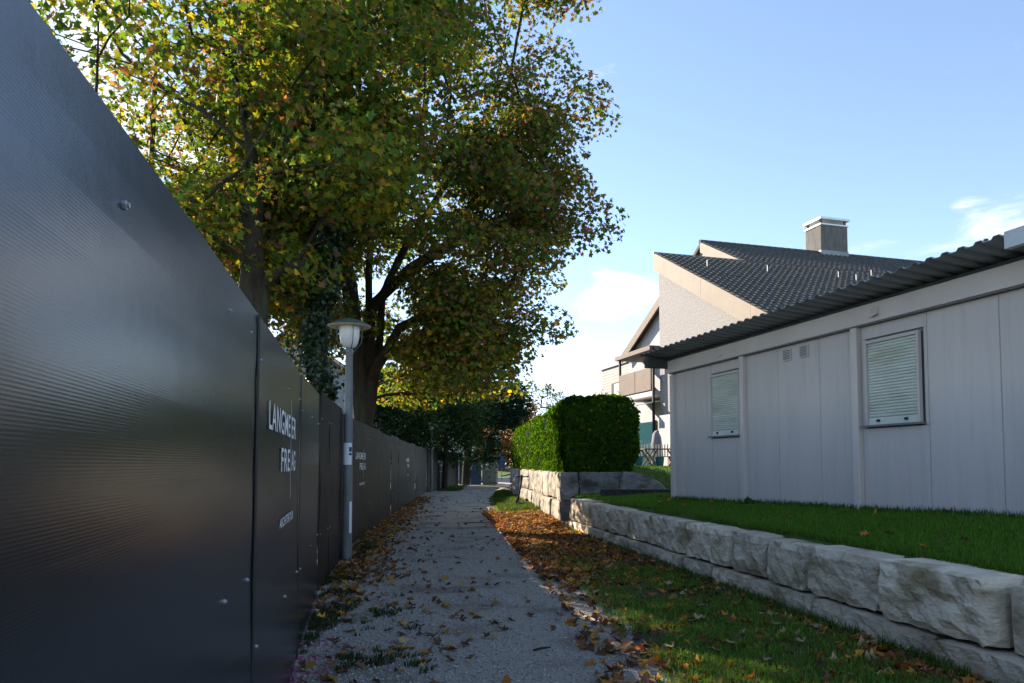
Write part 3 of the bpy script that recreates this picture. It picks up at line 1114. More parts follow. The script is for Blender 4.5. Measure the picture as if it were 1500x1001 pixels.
# gable wall along the path
w = MB().hexa([HOU(0, B0, .8), HOU(.3, B0, .8), HOU(.3, 0, .8), HOU(0, 0, .8), HOU(0, B0, zr(B0) - .15), HOU(.3, B0, zr(B0) - .15), HOU(.3, 0, zr(0) - .15), HOU(0, 0, zr(0) - .15)])
w.build('wall', M['render_wall'], house)
MB().box(HOU, .3, 22, B0, B0 + .3, .8, zr(B0) - .2).build('wall', M['white_wall'], house)
MB().box(HOU, .31, 8, -.3, 0.0, .8, zr(-.3) - .2).build('wall', M['white_wall'], house)
# boards along the roof edge: three lengths with open joints
cuts = [B0 - .4, -7.2, -3.9, -.9, .12]
for k, (b0, b1) in enumerate(zip(cuts, cuts[1:])):
    a0, a1 = -.22, -.14
    d = .80
    MB().hexa([HOU(a0, b0 + .005, zr(b0) - d), HOU(a1, b0 + .005, zr(b0) - d), HOU(a1, b1 - .005, zr(b1) - d), HOU(a0, b1 - .005, zr(b1) - d),
               HOU(a0, b0 + .005, zr(b0) + .0), HOU(a1, b0 + .005, zr(b0)), HOU(a1, b1 - .005, zr(b1)), HOU(a0, b1 - .005, zr(b1))]).build('bargeboard', M['bargeboard'], house)
MB().hexa([HOU(-.135, B0, zr(B0) - .5), HOU(-.002, B0, zr(B0) - .5), HOU(-.002, .1, zr(.1) - .5), HOU(-.135, .1, zr(.1) - .5),
           HOU(-.135, B0, zr(B0) - .4), HOU(-.002, B0, zr(B0) - .4), HOU(-.002, .1, zr(.1) - .4), HOU(-.135, .1, zr(.1) - .4)]).build('soffit', M['bargeboard'], house)


def roof_slab(a0, a1, b0, b1, t=.16):
    return MB().hexa([HOU(a0, b0, zr(b0) - t), HOU(a1, b0, zr(b0) - t), HOU(a1, b1, zr(b1) - t), HOU(a0, b1, zr(b1) - t),
                      HOU(a0, b0, zr(b0) - .02), HOU(a1, b0, zr(b0) - .02), HOU(a1, b1, zr(b1) - .02), HOU(a0, b1, zr(b1) - .02)])


roof = roof_slab(-.13, 22, B0 - .5, 0).build('roof', M['tile'], house)
S1, B2 = 4.5, 3.77
roof2 = roof_slab(S1, 22, 0.001, B2).build('roof', M['tile'], house)


def tiles(a0, a1, b0, b1, parent, wa=.30, lb=.36):
    """interlocking pantiles: each one is a rolled, slightly tilted sheet on the slope"""
    mb = MB()
    nb, na = int((b1 - b0) / (lb * .88)), int((a1 - a0) / wa)
    lbp = (b1 - b0) / nb
    for j in range(nb):
        bs = b0 + j * lbp
        for i in range(na):
            a = a0 + i * wa
            jz = random.uniform(-.004, .006)
            ring = []
            for b, lift in ((bs - .03, .050 + jz), (bs + lbp, .008 + jz)):
                ring.append([HOU(a + x, b, zr(b) + lift + h) for x, h in ((.0, .0), (.05, .034), (.11, .034), (.155, .004), (.29, .0))])
            mb.grid(ring)
            f = ring[0]
            mb.grid([[p - Vector((0, 0, .035)) for p in f], f])
    return mb.build('roof_tiles', M['tile'], parent, kind='stuff')


tiles(-.24, 21, B0 - .5, -.02, roof)
tiles(S1 - .12, 21, 0.0, B2 - .02, roof2)
for k in range(int(16 / .42)):
    a = S1 - .15 + k * .42
    MB().tube([HOU(a, B2, zr(B2) + .02), HOU(a + .44, B2, zr(B2) + .045)], [.12, .105], 8).build('ridge_tile', M['tile'], roof2)
MB().tube([HOU(-.25, .02, zr(0) + .02), HOU(S1, .02, zr(0) + .02)], [.05, .05], 8).build('ridge_cap', M['zinc'], roof)
# upper gable
MB().hexa([HOU(S1 + .05, -.5, zr(0) - .6), HOU(S1 + .3, -.5, zr(0) - .6), HOU(S1 + .3, B2 + 2, zr(0) - .6), HOU(S1 + .05, B2 + 2, zr(0) - .6),
           HOU(S1 + .05, -.5, zr(-.5) - .2), HOU(S1 + .3, -.5, zr(-.5) - .2), HOU(S1 + .3, B2, zr(B2) - .1), HOU(S1 + .05, B2, zr(B2) - .1)]).build('wall', M['bargeboard'], house)
b0, b1 = -.0, B2
MB().hexa([HOU(S1 - .14, b0, zr(b0) - .55), HOU(S1 - .08, b0, zr(b0) - .55), HOU(S1 - .08, b1, zr(b1) - .55), HOU(S1 - .14, b1, zr(b1) - .55),
           HOU(S1 - .14, b0, zr(b0)), HOU(S1 - .08, b0, zr(b0)), HOU(S1 - .08, b1, zr(b1)), HOU(S1 - .14, b1, zr(b1))]).build('bargeboard', M['bargeboard'], house)
MB().hexa([HOU(S1 - .12, B2, zr(B2) - .2), HOU(22, B2, zr(B2) - .2), HOU(22, B2 + 6, zr(B2) - 3.9), HOU(S1 - .12, B2 + 6, zr(B2) - 3.9),
           HOU(S1 - .12, B2, zr(B2)), HOU(22, B2, zr(B2)), HOU(22, B2 + 6, zr(B2) - 3.6), HOU(S1 - .12, B2 + 6, zr(B2) - 3.6)]).build('roof', M['tile'], house)
for (u, v) in ((1037, 392), (1124, 398), (1228, 408), (1255, 412), (1279, 407)):
    # snow stops: little pins along the slope
    r = ray(u, v)
    best = min(((abs((HOU(a, b, zr(b)) - (cam.location + r * ((HOU(a, b, 0).y) / r.y))).length), a, b) for a in np.arange(0, 20, .25) for b in np.arange(-9, 3.5, .25)))
    _, a, b = best
    MB().box(HOU, a, a + .02, b, b + .02, zr(b) + .0, zr(b) + .34).build('snow_stop', M['zinc_light'], roof if b < 0 else roof2)

# chimney: shaft, open slot, cap plate
ca0 = None
best = None
for a in np.arange(4, 20, .05):
    for b in np.arange(-2, 3.6, .1):
        p = HOU(a, b, zr(b))
        rr = p - cam.location
        # back to pixel
        yy = rr.y * math.cos(PITCH) + rr.z * math.sin(PITCH)
        zz = -rr.y * math.sin(PITCH) + rr.z * math.cos(PITCH)
        e = abs(U0 + FPX * rr.x / yy - 1203) + abs(V0 - FPX * zz / yy - 373)
        if best is None or e < best[0]:
            best = (e, a, b)
_, ca, cb = best
zc = zr(cb)
ch = MB().bbox(HOU, ca, ca + 1.75, cb, cb + 1.25, zc - .6, zc + 1.68, .01).build('chimney', M['concrete'], roof2)
MB().bbox(HOU, ca - .03, ca + 1.78, cb - .03, cb + 1.28, zc - .5, zc + .28, .01).build('lead_apron', M['zinc'], roof2)
MB().bbox(HOU, ca - .05, ca + 1.80, cb - .05, cb + 1.30, zc + 1.681, zc + 1.76, .01).build('chimney_rim', M['chimney_metal'], roof2)
for aa in (ca + .05, ca + 1.6):
    for bb in (cb + .05, cb + 1.1):
        MB().box(HOU, aa, aa + .1, bb, bb + .1, zc + 1.76, zc + 1.98).build('chimney_leg', M['concrete'], roof2)
MB().bbox(HOU, ca - .1, ca + 1.85, cb - .1, cb + 1.35, zc + 1.981, zc + 2.10, .012).build('chimney_cap', M['chimney_metal'], roof2)

# set-back wing with its own brown verge, balcony and terrace below
def zw(b):
    return 10.15 - .5 * b


MB().hexa([HOU(1.0, .001, .8), HOU(1.3, .001, .8), HOU(1.3, 5.3, .8), HOU(1.0, 5.3, .8), HOU(1.0, .001, zw(0) - .3), HOU(1.3, .001, zw(0) - .3), HOU(1.3, 5.3, zw(5.3) - .3), HOU(1.0, 5.3, zw(5.3) - .3)]).build('wall', M['white_wall'], house)
MB().hexa([HOU(.65, .001, zw(0) - .45), HOU(.72, .001, zw(0) - .45), HOU(.72, 5.5, zw(5.5) - .45), HOU(.65, 5.5, zw(5.5) - .45),
           HOU(.65, .001, zw(0)), HOU(.72, .001, zw(0)), HOU(.72, 5.5, zw(5.5)), HOU(.65, 5.5, zw(5.5))]).build('bargeboard', M['brown_board'], house)
MB().hexa([HOU(.721, .001, zw(0) - .18), HOU(9, .001, zw(0) - .18), HOU(9, 5.6, zw(5.6) - .18), HOU(.721, 5.6, zw(5.6) - .18),
           HOU(.721, .001, zw(0)), HOU(9, .001, zw(0)), HOU(9, 5.6, zw(5.6)), HOU(.721, 5.6, zw(5.6))]).build('roof', M['tile'], house)
MB().bbox(HOU, -.35, .999, .1, 3.6, 4.70, 4.92, .01).build('balcony_floor', M['white_wall'], house)
bal = MB().bbox(HOU, -.40, -.34, 1.75, 3.55, 4.96, 5.98, .008).build('balcony', M['brown_board'], house)
MB().bbox(HOU, -.40, -.34, .12, 1.72, 4.96, 5.98, .008).build('balcony_panel', M['brown_board'], bal)
MB().bbox(HOU, -.34, .99, 3.49, 3.55, 4.96, 5.98, .008).build('balcony_panel', M['brown_board'], bal)
for b in (.02, 3.56):
    MB().bbox(HOU, -.37, -.27, b - .05, b + .05, 1.3, 6.9, .008).build('balcony_post', M['rubber'], house)
MB().bbox(HOU, -.5, .99, .0, 3.8, 6.75, 6.95, .01).build('canopy_beam', M['brown_board'], house)
MB().box(HOU, .94, .998, 2.4, 4.4, 1.5, 3.7).build('terrace_door', M['glass'], house)
MB().box(HOU, .92, .99, 2.3, 2.395, 1.5, 3.75).build('door_frame', M['brown_board'], house)
MB().hexa([HOU(-1.3, .0, 4.18), HOU(.9, .0, 4.62), HOU(.9, 3.0, 4.62), HOU(-1.3, 3.0, 4.18), HOU(-1.3, .0, 4.21), HOU(.9, .0, 4.65), HOU(.9, 3.0, 4.65), HOU(-1.3, 3.0, 4.21)]).build('awning', M['awning'], house)
for k in range(14):
    b = .0 + k * .214
    MB().box(HOU, -1.315, -1.301, b, b + .20, 3.98 + .02 * (k % 2), 4.2).build('valance_flap', M['awning_dark' if k % 2 else 'awning'], house)
# low terrace wall beside the gable
MB().bbox(HOU, -.55, -.30, -6.5, -.9, .8, 3.72, .012).build('garden_wall', M['white_wall'], rebase=True, label='plain white garden wall beside the terrace, end showing past the cabin', cat='wall')

# paler block further back
fb = Frame(at(882, 560, 52).x, 52)
b2h = thing('clad_building', fb(4, -2, 1.2), 'pale grey clad building with a white roof edge beyond the hedge', 'building')
bl = fb.b_of(924)
MB().box(fb, 0, 9, bl, -.0, .5, 8.45).build('wall', M['pale_cladding'], b2h)
for k in range(30):
    z = 2.4 + k * .2
    MB().box(fb, -.03, -.001, bl, 0, z, z + .185).build('board', M['pale_cladding'], b2h)
MB().bbox(fb, -.15, 9.2, bl - .1, .15, 8.46, 8.80, .02).build('roof_edge', M['white_wall'], b2h)
MB().bbox(fb, -.05, 2, .01, 1.8, .5, 7.0, .02).build('side_block', M['pale_cladding'], b2h)
wb1, wb0 = fb.b_of(897), fb.b_of(912)
wd = MB().box(fb, -.06, -.031, wb0, wb1, 5.2, 7.3).build('window', M['rubber'], b2h)
MB().box(fb, -.075, -.061, wb0 + .03, wb1 - .5, 5.2, 7.2).build('blind', M['cream'], wd)

# ------------------------------------------------------------------ neighbour house behind the hoarding
nh = thing('slate_house', (-12, 42, 0), 'house hung with pale grey slates behind the ivy-clad trunk', 'house')
ws = WORLD
XR, YN = -8.6, 41.0
MB().box(ws, -17, XR, YN, YN + 8, -.05, 6.2).build('wall', M['pale_house'], nh)
zpk = 9.1
MB().hexa([Vector((-17.0, YN + .02, 6.201)), Vector((XR, YN + .02, 6.201)), Vector((XR, YN + 8, 6.201)), Vector((-17, YN + 8, 6.201)),
           Vector((-12.9, YN + .02, zpk)), Vector((-12.7, YN + .02, zpk)), Vector((-12.7, YN + 8, zpk)), Vector((-12.9, YN + 8, zpk))]).build('gable', M['pale_house'], nh)
sl_me = None
for j in range(24):
    for i in range(16):
        x = XR - .18 - i * .36 - (.18 if j % 2 else 0)
        z = 1.9 + j * .27
        if x < -14 or (z > 6.3 and x > XR - (z - 6.3) * 1.35 - .3):
            continue
        if sl_me is None:
            o = MB().hexa([Vector(q) for q in ((-.172, -.035, -.01), (.172, -.035, -.01), (.172, -.02, -.01), (-.172, -.02, -.01), (-.172, -.012, .32), (.172, -.012, .32), (.172, -.002, .32), (-.172, -.002, .32))]).build('slate', M['slate'], None)
            sl_me = o.data
            o.parent = nh
        else:
            o = bpy.data.objects.new('slate', sl_me)
            COL.objects.link(o)
            o.parent = nh
        o.location = Vector((x, YN - .004, z)) - ORIG[nh.name]
for s in (-1, 1):
    x0, x1 = (-12.8, XR + .5) if s > 0 else (-17.5, -12.8)
    za, zb_ = (zpk + .25, 6.05) if s > 0 else (6.05, zpk + .25)
    MB().hexa([Vector((x0, YN - .5, za - .2)), Vector((x1, YN - .5, zb_ - .2)), Vector((x1, YN + 8.4, zb_ - .2)), Vector((x0, YN + 8.4, za - .2)),
               Vector((x0, YN - .5, za)), Vector((x1, YN - .5, zb_)), Vector((x1, YN + 8.4, zb_)), Vector((x0, YN + 8.4, za))]).build('roof', M['tile'], nh)

ph = thing('pale_house', (-12, 80, 0), 'pale rendered house showing in bits through the dark evergreens', 'house')
MB().box(ws, -22, -4.6, 78, 90, -.05, 9.4).build('wall', M['pale_house'], ph)
for x in (-19, -15.5, -12, -9, -6.5):
    for z in (1.0, 4.0, 7.0):
        f = MB().box(ws, x, x + 1.3, 77.9, 77.995, z, z + 1.5).build('window', M['white_wall'], ph)
        MB().box(ws, x + .1, x + 1.2, 77.86, 77.895, z + .1, z + 1.4).build('pane', M['glass'], f)
MB().hexa([Vector(p) for p in ((-22.5, 77.5, 9.401), (-4.1, 77.5, 9.401), (-4.1, 90.5, 9.401), (-22.5, 90.5, 9.401), (-22.5, 83.5, 12.5), (-4.1, 83.5, 12.5), (-4.1, 84.5, 12.5), (-22.5, 84.5, 12.5))]).build('roof', M['tile'], ph)


# ------------------------------------------------------------------ trees
class Skeleton:
    """limbs grown from given leaders towards a cloud of leaf clumps"""

    def __init__(s):
        s.P, s.par = [], []

    def chain(s, pts, start=None, step=.35):
        prev = start
        for a, b in zip(pts, pts[1:]):
            n = max(1, int((b - a).length / step))
            for k in range(n + 1):
                if prev is not None and k == 0:
                    continue
                s.P.append(a.lerp(b, k / n))
                s.par.append(-1 if prev is None else prev)
                prev = len(s.P) - 1
        return prev

    def nearest(s, p, maxz=None):
        A = np.array([q[:] for q in s.P])
        d = np.linalg.norm(A - np.array(p[:]), axis=1) + 1.3 * np.maximum(0, A[:, 2] - p.z + .3)
        return int(d.argmin())

    def grow(s, clumps, droop=.25):
        base = np.array(s.P[0][:])
        order = sorted(clumps, key=lambda c: min((c - q).length for q in s.P[::6]))
        tips = []
        for c in order:
            i = s.nearest(c)
            a = s.P[i]
            mid = a.lerp(c, .5) + Vector((random.uniform(-.15, .15), random.uniform(-.15, .15), droop * random.uniform(.0, 1.0))) * (c - a).length * .6
            n = max(2, int((c - a).length / .3))
            prev = i
            for k in range(1, n + 1):
                t = k / n
                q = a * (1 - t) ** 2 + mid * 2 * t * (1 - t) + c * t * t
                q = q + Vector((random.uniform(-1, 1), random.uniform(-1, 1), random.uniform(-1, 1))) * .025
                s.P.append(q)
                s.par.append(prev)
                prev = len(s.P) - 1
            tips.append(prev)
        return tips

    def build(s, parent, base_r, tip=.007, m=None, names=('trunk', 'branches'), power=2.3):
        n = len(s.P)
        w = [0.0] * n
        kids = [[] for _ in range(n)]
        for i in range(n):
            if s.par[i] >= 0:
                kids[s.par[i]].append(i)
        for i in range(n - 1, -1, -1):
            if not kids[i]:
                w[i] = tip ** power
            if s.par[i] >= 0:
                w[s.par[i]] += w[i]
        r = [x ** (1 / power) for x in w]
        k = base_r / r[0]
        r = [max(tip * .7, x * (k if x > .03 else 1 + (k - 1) * x / .03)) for x in r]
        thick, thin = MB(), MB()
        done = set()
        for root in [i for i in range(n) if s.par[i] < 0]:
            stack = [(root, None)]
            while stack:
                i, frm = stack.pop()
                pts, rad = ([s.P[frm]], [min(r[frm], r[i] * 1.15)]) if frm is not None else ([], [])
                j = i
                while True:
                    pts.append(s.P[j])
                    rad.append(r[j])
                    if not kids[j]:
                        break
                    ks = sorted(kids[j], key=lambda q: -r[q])
                    for q in ks[1:]:
                        stack.append((q, j))
                    j = ks[0]
                if len(pts) > 1:
                    big = max(rad[:2]) > .05
                    if len(pts) > 6 and not big:
                        pts2, rad2 = pts[::2], rad[::2]
                        if pts2[-1] != pts[-1]:
                            pts2.append(pts[-1]); rad2.append(rad[-1])
                        pts, rad = pts2, rad2
                    (thick if big else thin).tube(pts, rad, 10 if big else 5, caps=True)
        m = m or M['bark']
        thick.build(names[0], m, parent, smooth=True)
        if thin.v:
            thin.build(names[1], m, parent, smooth=True)


def ellipsoid_clumps(n, c, r, shell=.55, zmin=None, keep=None):
    out = []
    while len(out) < n:
        v = Vector((random.gauss(0, 1), random.gauss(0, 1), random.gauss(0, 1))).normalized() * (random.random() ** (1 / 3)) ** shell
        q = Vector(v)
        # lumpy outline
        k = 1 + .22 * mnoise.noise(Vector((v.x * 2.2 + c[0], v.y * 2.2, v.z * 2.2)))
        p = Vector((c[0] + r[0] * q.x * k, c[1] + r[1] * q.y * k, c[2] + r[2] * q.z * k))
        if zmin is not None and p.z < zmin:
            continue
        if keep is not None and not keep(p):
            continue
        out.append(p)
    return out


GREEN_D, GREEN_M, OLIVE, YELLOW, RUSSET, BROWN = (np.array(c) for c in ((.060, .120, .032), (.10, .175, .034), (.21, .215, .032), (.44, .32, .03), (.29, .14, .055), (.18, .115, .08)))


def crown(parent, clumps, per, spread, size, palette, m, droop=.35, name='crown', shape=MAPLE, seed=0):
    C, N, T = [], [], []
    for c in clumps:
        n = int(per * random.uniform(.6, 1.4))
        d = RNG.normal(0, 1, (n, 3))
        d /= np.maximum(1, np.linalg.norm(d, axis=1, keepdims=True) / 1.75)
        d = d * np.array([spread, spread, spread * .55])
        d[:, 2] -= droop * spread * (d[:, 0] ** 2 + d[:, 1] ** 2) / (spread ** 2) * .3
        C.append(np.array(c[:]) + d)
        nn = d / spread * .5 + np.array([0, 0, .75]) + RNG.normal(0, .55, (n, 3))
        N.append(nn)
        pr = palette(c)
        cols = np.array([p[0] for p in pr])
        wts = np.array([p[1] for p in pr], dtype=float)
        wts /= wts.sum()
        pick = RNG.choice(len(pr), n, p=wts)
        t = cols[pick] * RNG.uniform(.7, 1.25, (n, 1))
        T.append(t)
    C, N, T = np.concatenate(C), np.concatenate(N), np.concatenate(T)
    return scatter_leaves(name, C, N, RNG.uniform(size * .7, size * 1.3, len(C)), shape, T, m, parent, curl=1.6, jitter=.05)


def maple_palette(c):
    k = mnoise.noise(Vector((c.x * .55, c.y * .55, c.z * .55)))
    k2 = mnoise.noise(Vector((c.x * .4 + 9, c.y * .4, c.z * .4)))
    right = sstep(c.x, -3, 2.5)
    low = 1 - sstep(c.z, 3.8, 7.0)
    return [(GREEN_D, 1.0), (GREEN_M, 1.0), (OLIVE, .55 + .8 * max(0, k) + .8 * low), (YELLOW, .015 + .28 * low + .2 * max(0, k - .15)),
            (RUSSET, .13 + .5 * max(0, k2) + .4 * right), (BROWN, .35 + 1.0 * max(0, k2) + .9 * right)]


def left_palette(c):
    k = mnoise.noise(Vector((c.x * .55, c.y * .55, c.z * .55)))
    k2 = mnoise.noise(Vector((c.x * .5 + 9, c.y * .5, c.z * .5)))
    return [(GREEN_D, .6), (GREEN_M, 1.0), (OLIVE, .9 + .8 * max(0, k)), (YELLOW, .07 + .3 * max(0, k)), (RUSSET, .14 + .45 * max(0, k2)), (BROWN, .28 + .5 * max(0, k2))]


def lands(p, z=.6):
    """where the shadow of p falls at height z"""
    k = (p.z - z) / SUN.z
    return p - SUN * k


def open_crown(p):
    """foliage is thin round the lower stems, and open where the sun reaches the wall end and the leaf bank"""
    q = lands(p)
    if (q.x - 1.2) ** 2 / 2.2 + (q.y - 16.6) ** 2 / 2.0 < 1:
        return False
    t = p.y
    if t < 21.0 and -.275 * t < p.x < -.125 * t and p.z < 7.6:
        return random.random() < .14
    return True


def open_left(p):
    if -.40 * p.y < p.x < -.325 * p.y and p.y < 13.0 and p.z < 8.0:
        return random.random() < .2
    if p.x < -.41 * p.y:
        return random.random() < .55
    return True


# big maple, several stems, behind the second lamp-side stretch of hoarding
YB = 20.6
maple = thing('maple_tree', (-4.3, YB, 0), 'tall maple with several stems and the widest autumn crown, overhanging the path', 'tree')
sk = Skeleton()
foot = Vector((-4.32, YB, -.1))
fork = Vector((-4.25, YB, 2.1))
k0 = sk.chain([foot, fork])
ka = sk.chain([fork, at(541, 480, YB), at(540, 400, YB - .2), at(548, 300, YB), at(560, 180, YB + .2), at(590, 40, YB), at(600, -120, YB)], k0)
kb = sk.chain([fork, at(523, 520, YB - .2), at(512, 420, YB - .5), at(490, 320, YB - .8), at(478, 200, YB - 1), at(470, 60, YB - 1), at(450, -80, YB - 1)], k0)
kc = sk.chain([fork, at(556, 500, YB + .5), at(560, 430, YB + .6), at(600, 350, YB + .8), at(660, 260, YB + 1), at(720, 150, YB + .5), at(750, 30, YB)], k0)
sk.chain([at(541, 452, YB), at(600, 395, YB - 1.2), at(680, 345, YB - 2), at(780, 300, YB - 2), at(850, 270, YB - 2)], sk.nearest(at(541, 452, YB)))
sk.chain([at(548, 545, YB), at(585, 480, YB - 1), at(640, 455, YB - 1.5), at(740, 430, YB - 1)], sk.nearest(at(548, 545, YB)))
cl = ellipsoid_clumps(225, (-3.5, 20.2, 9.6), (4.6, 5.8, 6.3), .6, 3.6, open_crown)
cl += ellipsoid_clumps(40, (-1.5, 20.3, 5.4), (1.6, 2.8, 1.5), .8, None, open_crown)
cl += [at(u - 38 + random.uniform(-12, 12), v + random.uniform(-6, 4), 19 + random.uniform(-.5, .5)) for u, v in ((812, -14), (835, -16), (858, -14), (876, -12), (815, -40), (845, -45), (800, 25), (838, 85), (886, 135), (895, 175), (900, 318), (905, 345), (835, 480))]
cl += ellipsoid_clumps(40, (.15, 20.0, 9.4), (1.5, 2.6, 2.3), .7)
cl += ellipsoid_clumps(75, (-6.3, 22.0, 10.3), (3.2, 3.2, 3.6), .75)  # sun-side clumps added to keep sun flecks off the cabins
cl += [at(u + random.uniform(-14, 14), v + random.uniform(-8, 8), random.uniform(20.8, 23.5)) for u, v in ((575, 565), (600, 545), (622, 570), (640, 540), (662, 560), (685, 545), (705, 560), (730, 545), (752, 555), (610, 500), (655, 505), (700, 510), (745, 500), (585, 520), (630, 520))]
for k in range(60):  # leaf clumps added along the sun's rays to shade the cabin fronts
    q = CAB(-.2, random.uniform(-8.5, .3), random.uniform(1.2, 3.5))
    h = (q.x - random.uniform(-7.8, -4.8)) / math.sin(SUN_AZ) / math.cos(SUN_EL)
    cl.append(q + SUN * h)
sk.grow(cl)
sk.build(maple, .36)
crown(maple, cl, 250, .52, .122, maple_palette, M['leaf'])

# nearer maple over the black hoarding
YA = 12.8
maple2 = thing('maple_tree', (-4.75, YA, 0), 'dark-trunked maple rising behind the near black hoarding, crown cut by the top left', 'tree')
sk = Skeleton()
k0 = sk.chain([Vector((-4.75, YA, -.1)), at(371, 430, YA), at(368, 330, YA), at(372, 250, YA)])
ka = sk.chain([at(372, 250, YA), at(352, 160, YA), at(335, 90, YA + .2), at(300, 5, YA), at(280, -120, YA)], k0)
kb = sk.chain([at(372, 250, YA), at(356, 140, YA - .4), at(352, 60, YA - .5), at(356, -20, YA - .5), at(360, -160, YA - .5)], k0)
kc = sk.chain([at(370, 300, YA), at(400, 235, YA + .5), at(425, 190, YA + .7), at(470, 100, YA + .9), at(480, -40, YA + 1)], k0)
sk.chain([at(345, 200, YA), at(300, 165, YA + .4), at(240, 130, YA + .8), at(180, 80, YA + 1), at(140, 10, YA + 1)], sk.nearest(at(358, 210, YA)))
sk.chain([at(366, 290, YA), at(310, 262, YA - .5), at(250, 240, YA - 1), at(200, 200, YA - 1)], sk.nearest(at(369, 300, YA)))
cl = ellipsoid_clumps(105, (-5.6, 13.2, 9.2), (4.4, 4.6, 5.2), .55, 4.6, open_left)
cl += ellipsoid_clumps(18, (-3.6, 12.4, 7.0), (1.6, 2.0, 2.0), .8)
for k in range(52):  # clumps added on the sun's rays to shade verge and wall
    yy = random.uniform(4, 13.2)
    q = Vector((random.uniform(x_path(yy), x_wall(yy)), yy, random.uniform(.1, .8)))
    h = (q.x - random.uniform(-7.5, -4.6)) / math.sin(SUN_AZ) / math.cos(SUN_EL)
    p = q + SUN * h
    if p.z > 5.2:
        cl.append(p)
for k in range(34):  # further shade clumps added against sun flecks on the near stones
    yy = 4.6 + 4.2 * k / 33
    q = Vector((x_wall(yy) + random.uniform(-.5, .4), yy, random.uniform(.3, .85)))
    cl.append(q + SUN * ((q.x + random.uniform(5.0, 7.6)) / -SUN.x))
sk.grow(cl)
sk.build(maple2, .27)
crown(maple2, cl, 150, .48, .118, left_palette, M['leaf'])

# third maple mostly hidden, added to fill the left and shade the path
maple3 = thing('maple_tree', (-10.5, 20, 0), 'yellowing maple furthest left, seen in gaps above the near hoarding', 'tree')
sk = Skeleton()
k0 = sk.chain([Vector((-10.5, 20, -.1)), Vector((-10.3, 20, 4)), Vector((-10.4, 20.2, 9)), Vector((-10.2, 20, 14))])
sk.chain([Vector((-10.3, 20, 4)), Vector((-9, 19.5, 7)), Vector((-7.6, 19, 10))], sk.nearest(Vector((-10.3, 20, 4))))
sk.chain([Vector((-10.3, 20, 4.5)), Vector((-12, 20.5, 8)), Vector((-13.5, 21, 11))], sk.nearest(Vector((-10.3, 20, 4.5))))
cl = ellipsoid_clumps(70, (-10.2, 20, 9.6), (4.8, 4.6, 5.6), .6)
sk.grow(cl)
sk.build(maple3, .28)
crown(maple3, cl, 150, .55, .135, left_palette, M['leaf'])

# ivy-clad trunk
YC = 15.0
ivy_t = thing('ivy_clad_tree', at(470, 600, YC).xy.to_3d(), 'slim tree with its trunk wrapped in dark ivy, behind the bend of the hoarding', 'tree')
sk = Skeleton()
p0 = at(471, 600, YC)
axis = [Vector((p0.x, p0.y, -.1)), at(470, 585, YC), at(461, 500, YC), at(476, 420, YC), at(484, 340, YC), at(486, 260, YC + .2), at(470, 130, YC + .2)]
k0 = sk.chain(axis)
sk.chain([at(461, 505, YC), at(440, 455, YC - .3), at(425, 440, YC - .5)], sk.nearest(at(461, 505, YC)))
cl = ellipsoid_clumps(60, at(476, 170, YC), (1.8, 1.8, 2.4), .7)
sk.grow(cl)
sk.build(ivy_t, .16)
crown(ivy_t, cl, 90, .4, .17, left_palette, M['leaf'])
C, N = [], []
for k in range(7500):
    t = random.random() ** .8 * 4.1
    i = min(int(t) , 4)
    a, b = axis[i], axis[i + 1]
    f = t - i
    p = a.lerp(b, f)
    hgt = t / 4.1
    ph_ = random.uniform(0, 6.283)
    rad = (.24 + .16 * mnoise.noise(Vector((math.cos(ph_) * 1.2, math.sin(ph_) * 1.2, p.z * 1.4))) + .10 * mnoise.noise(p * 3)) * (1.1 - .25 * hgt) * random.uniform(.8, 1.15)
    if random.random() < .18 and 1.2 < t < 3.2:
        rad += random.random() ** 2 * .5
    d = Vector((math.cos(ph_), math.sin(ph_), 0))
    C.append((p + d * max(.08, rad))[:])
    N.append((d + Vector((random.gauss(0, .4), random.gauss(0, .4), .35 + random.gauss(0, .4))))[:])
C, N = np.array(C), np.array(N)
t = RNG.random((len(C), 1))
scatter_leaves('ivy', C, N, RNG.uniform(.06, .115, len(C)), MAPLE, np.array([.010, .026, .010]) * (1 - t) + np.array([.028, .055, .018]) * t, M['ivy'], ivy_t)


# dark evergreens behind the far hoarding
def evergreen(name, loc, label, clumps, stem, per, spread, size, cols, group=None, hang=0.0, base_r=.2, shape=SIMPLE, mname='needle'):
    t = thing(name, loc, label, 'tree', group)
    sk = Skeleton()
    sk.chain(stem)
    sk.grow(clumps, droop=.1)
    sk.build(t, base_r)
    C, N, T, S = [], [], [], []
    for c in clumps:
        n = int(per * random.uniform(.6, 1.4))
        d = RNG.normal(0, 1, (n, 3)) * spread * np.array([1, 1, .6])
        if hang:
            d[:, 2] = -np.abs(RNG.normal(0, 1, n)) * spread * hang * (RNG.random(n))
        C.append(np.array(c[:]) + d)
        N.append(RNG.normal(0, .7, (n, 3)) + np.array([0, -.2, .6 if not hang else .1]))
        T.append(np.array(cols[0]) + (np.array(cols[1]) - np.array(cols[0])) * RNG.random((n, 1)))
    C, N, T = map(np.concatenate, (C, N, T))
    spin = None
    if hang:
        spin = RNG.normal(0, .35, (len(C), 3)) + np.array([1, 0, 0])
    scatter_leaves('crown', C, N, RNG.uniform(.6, 1.4, len(C)) * size, shape, T, M[mname], t, spin=spin)
    return t


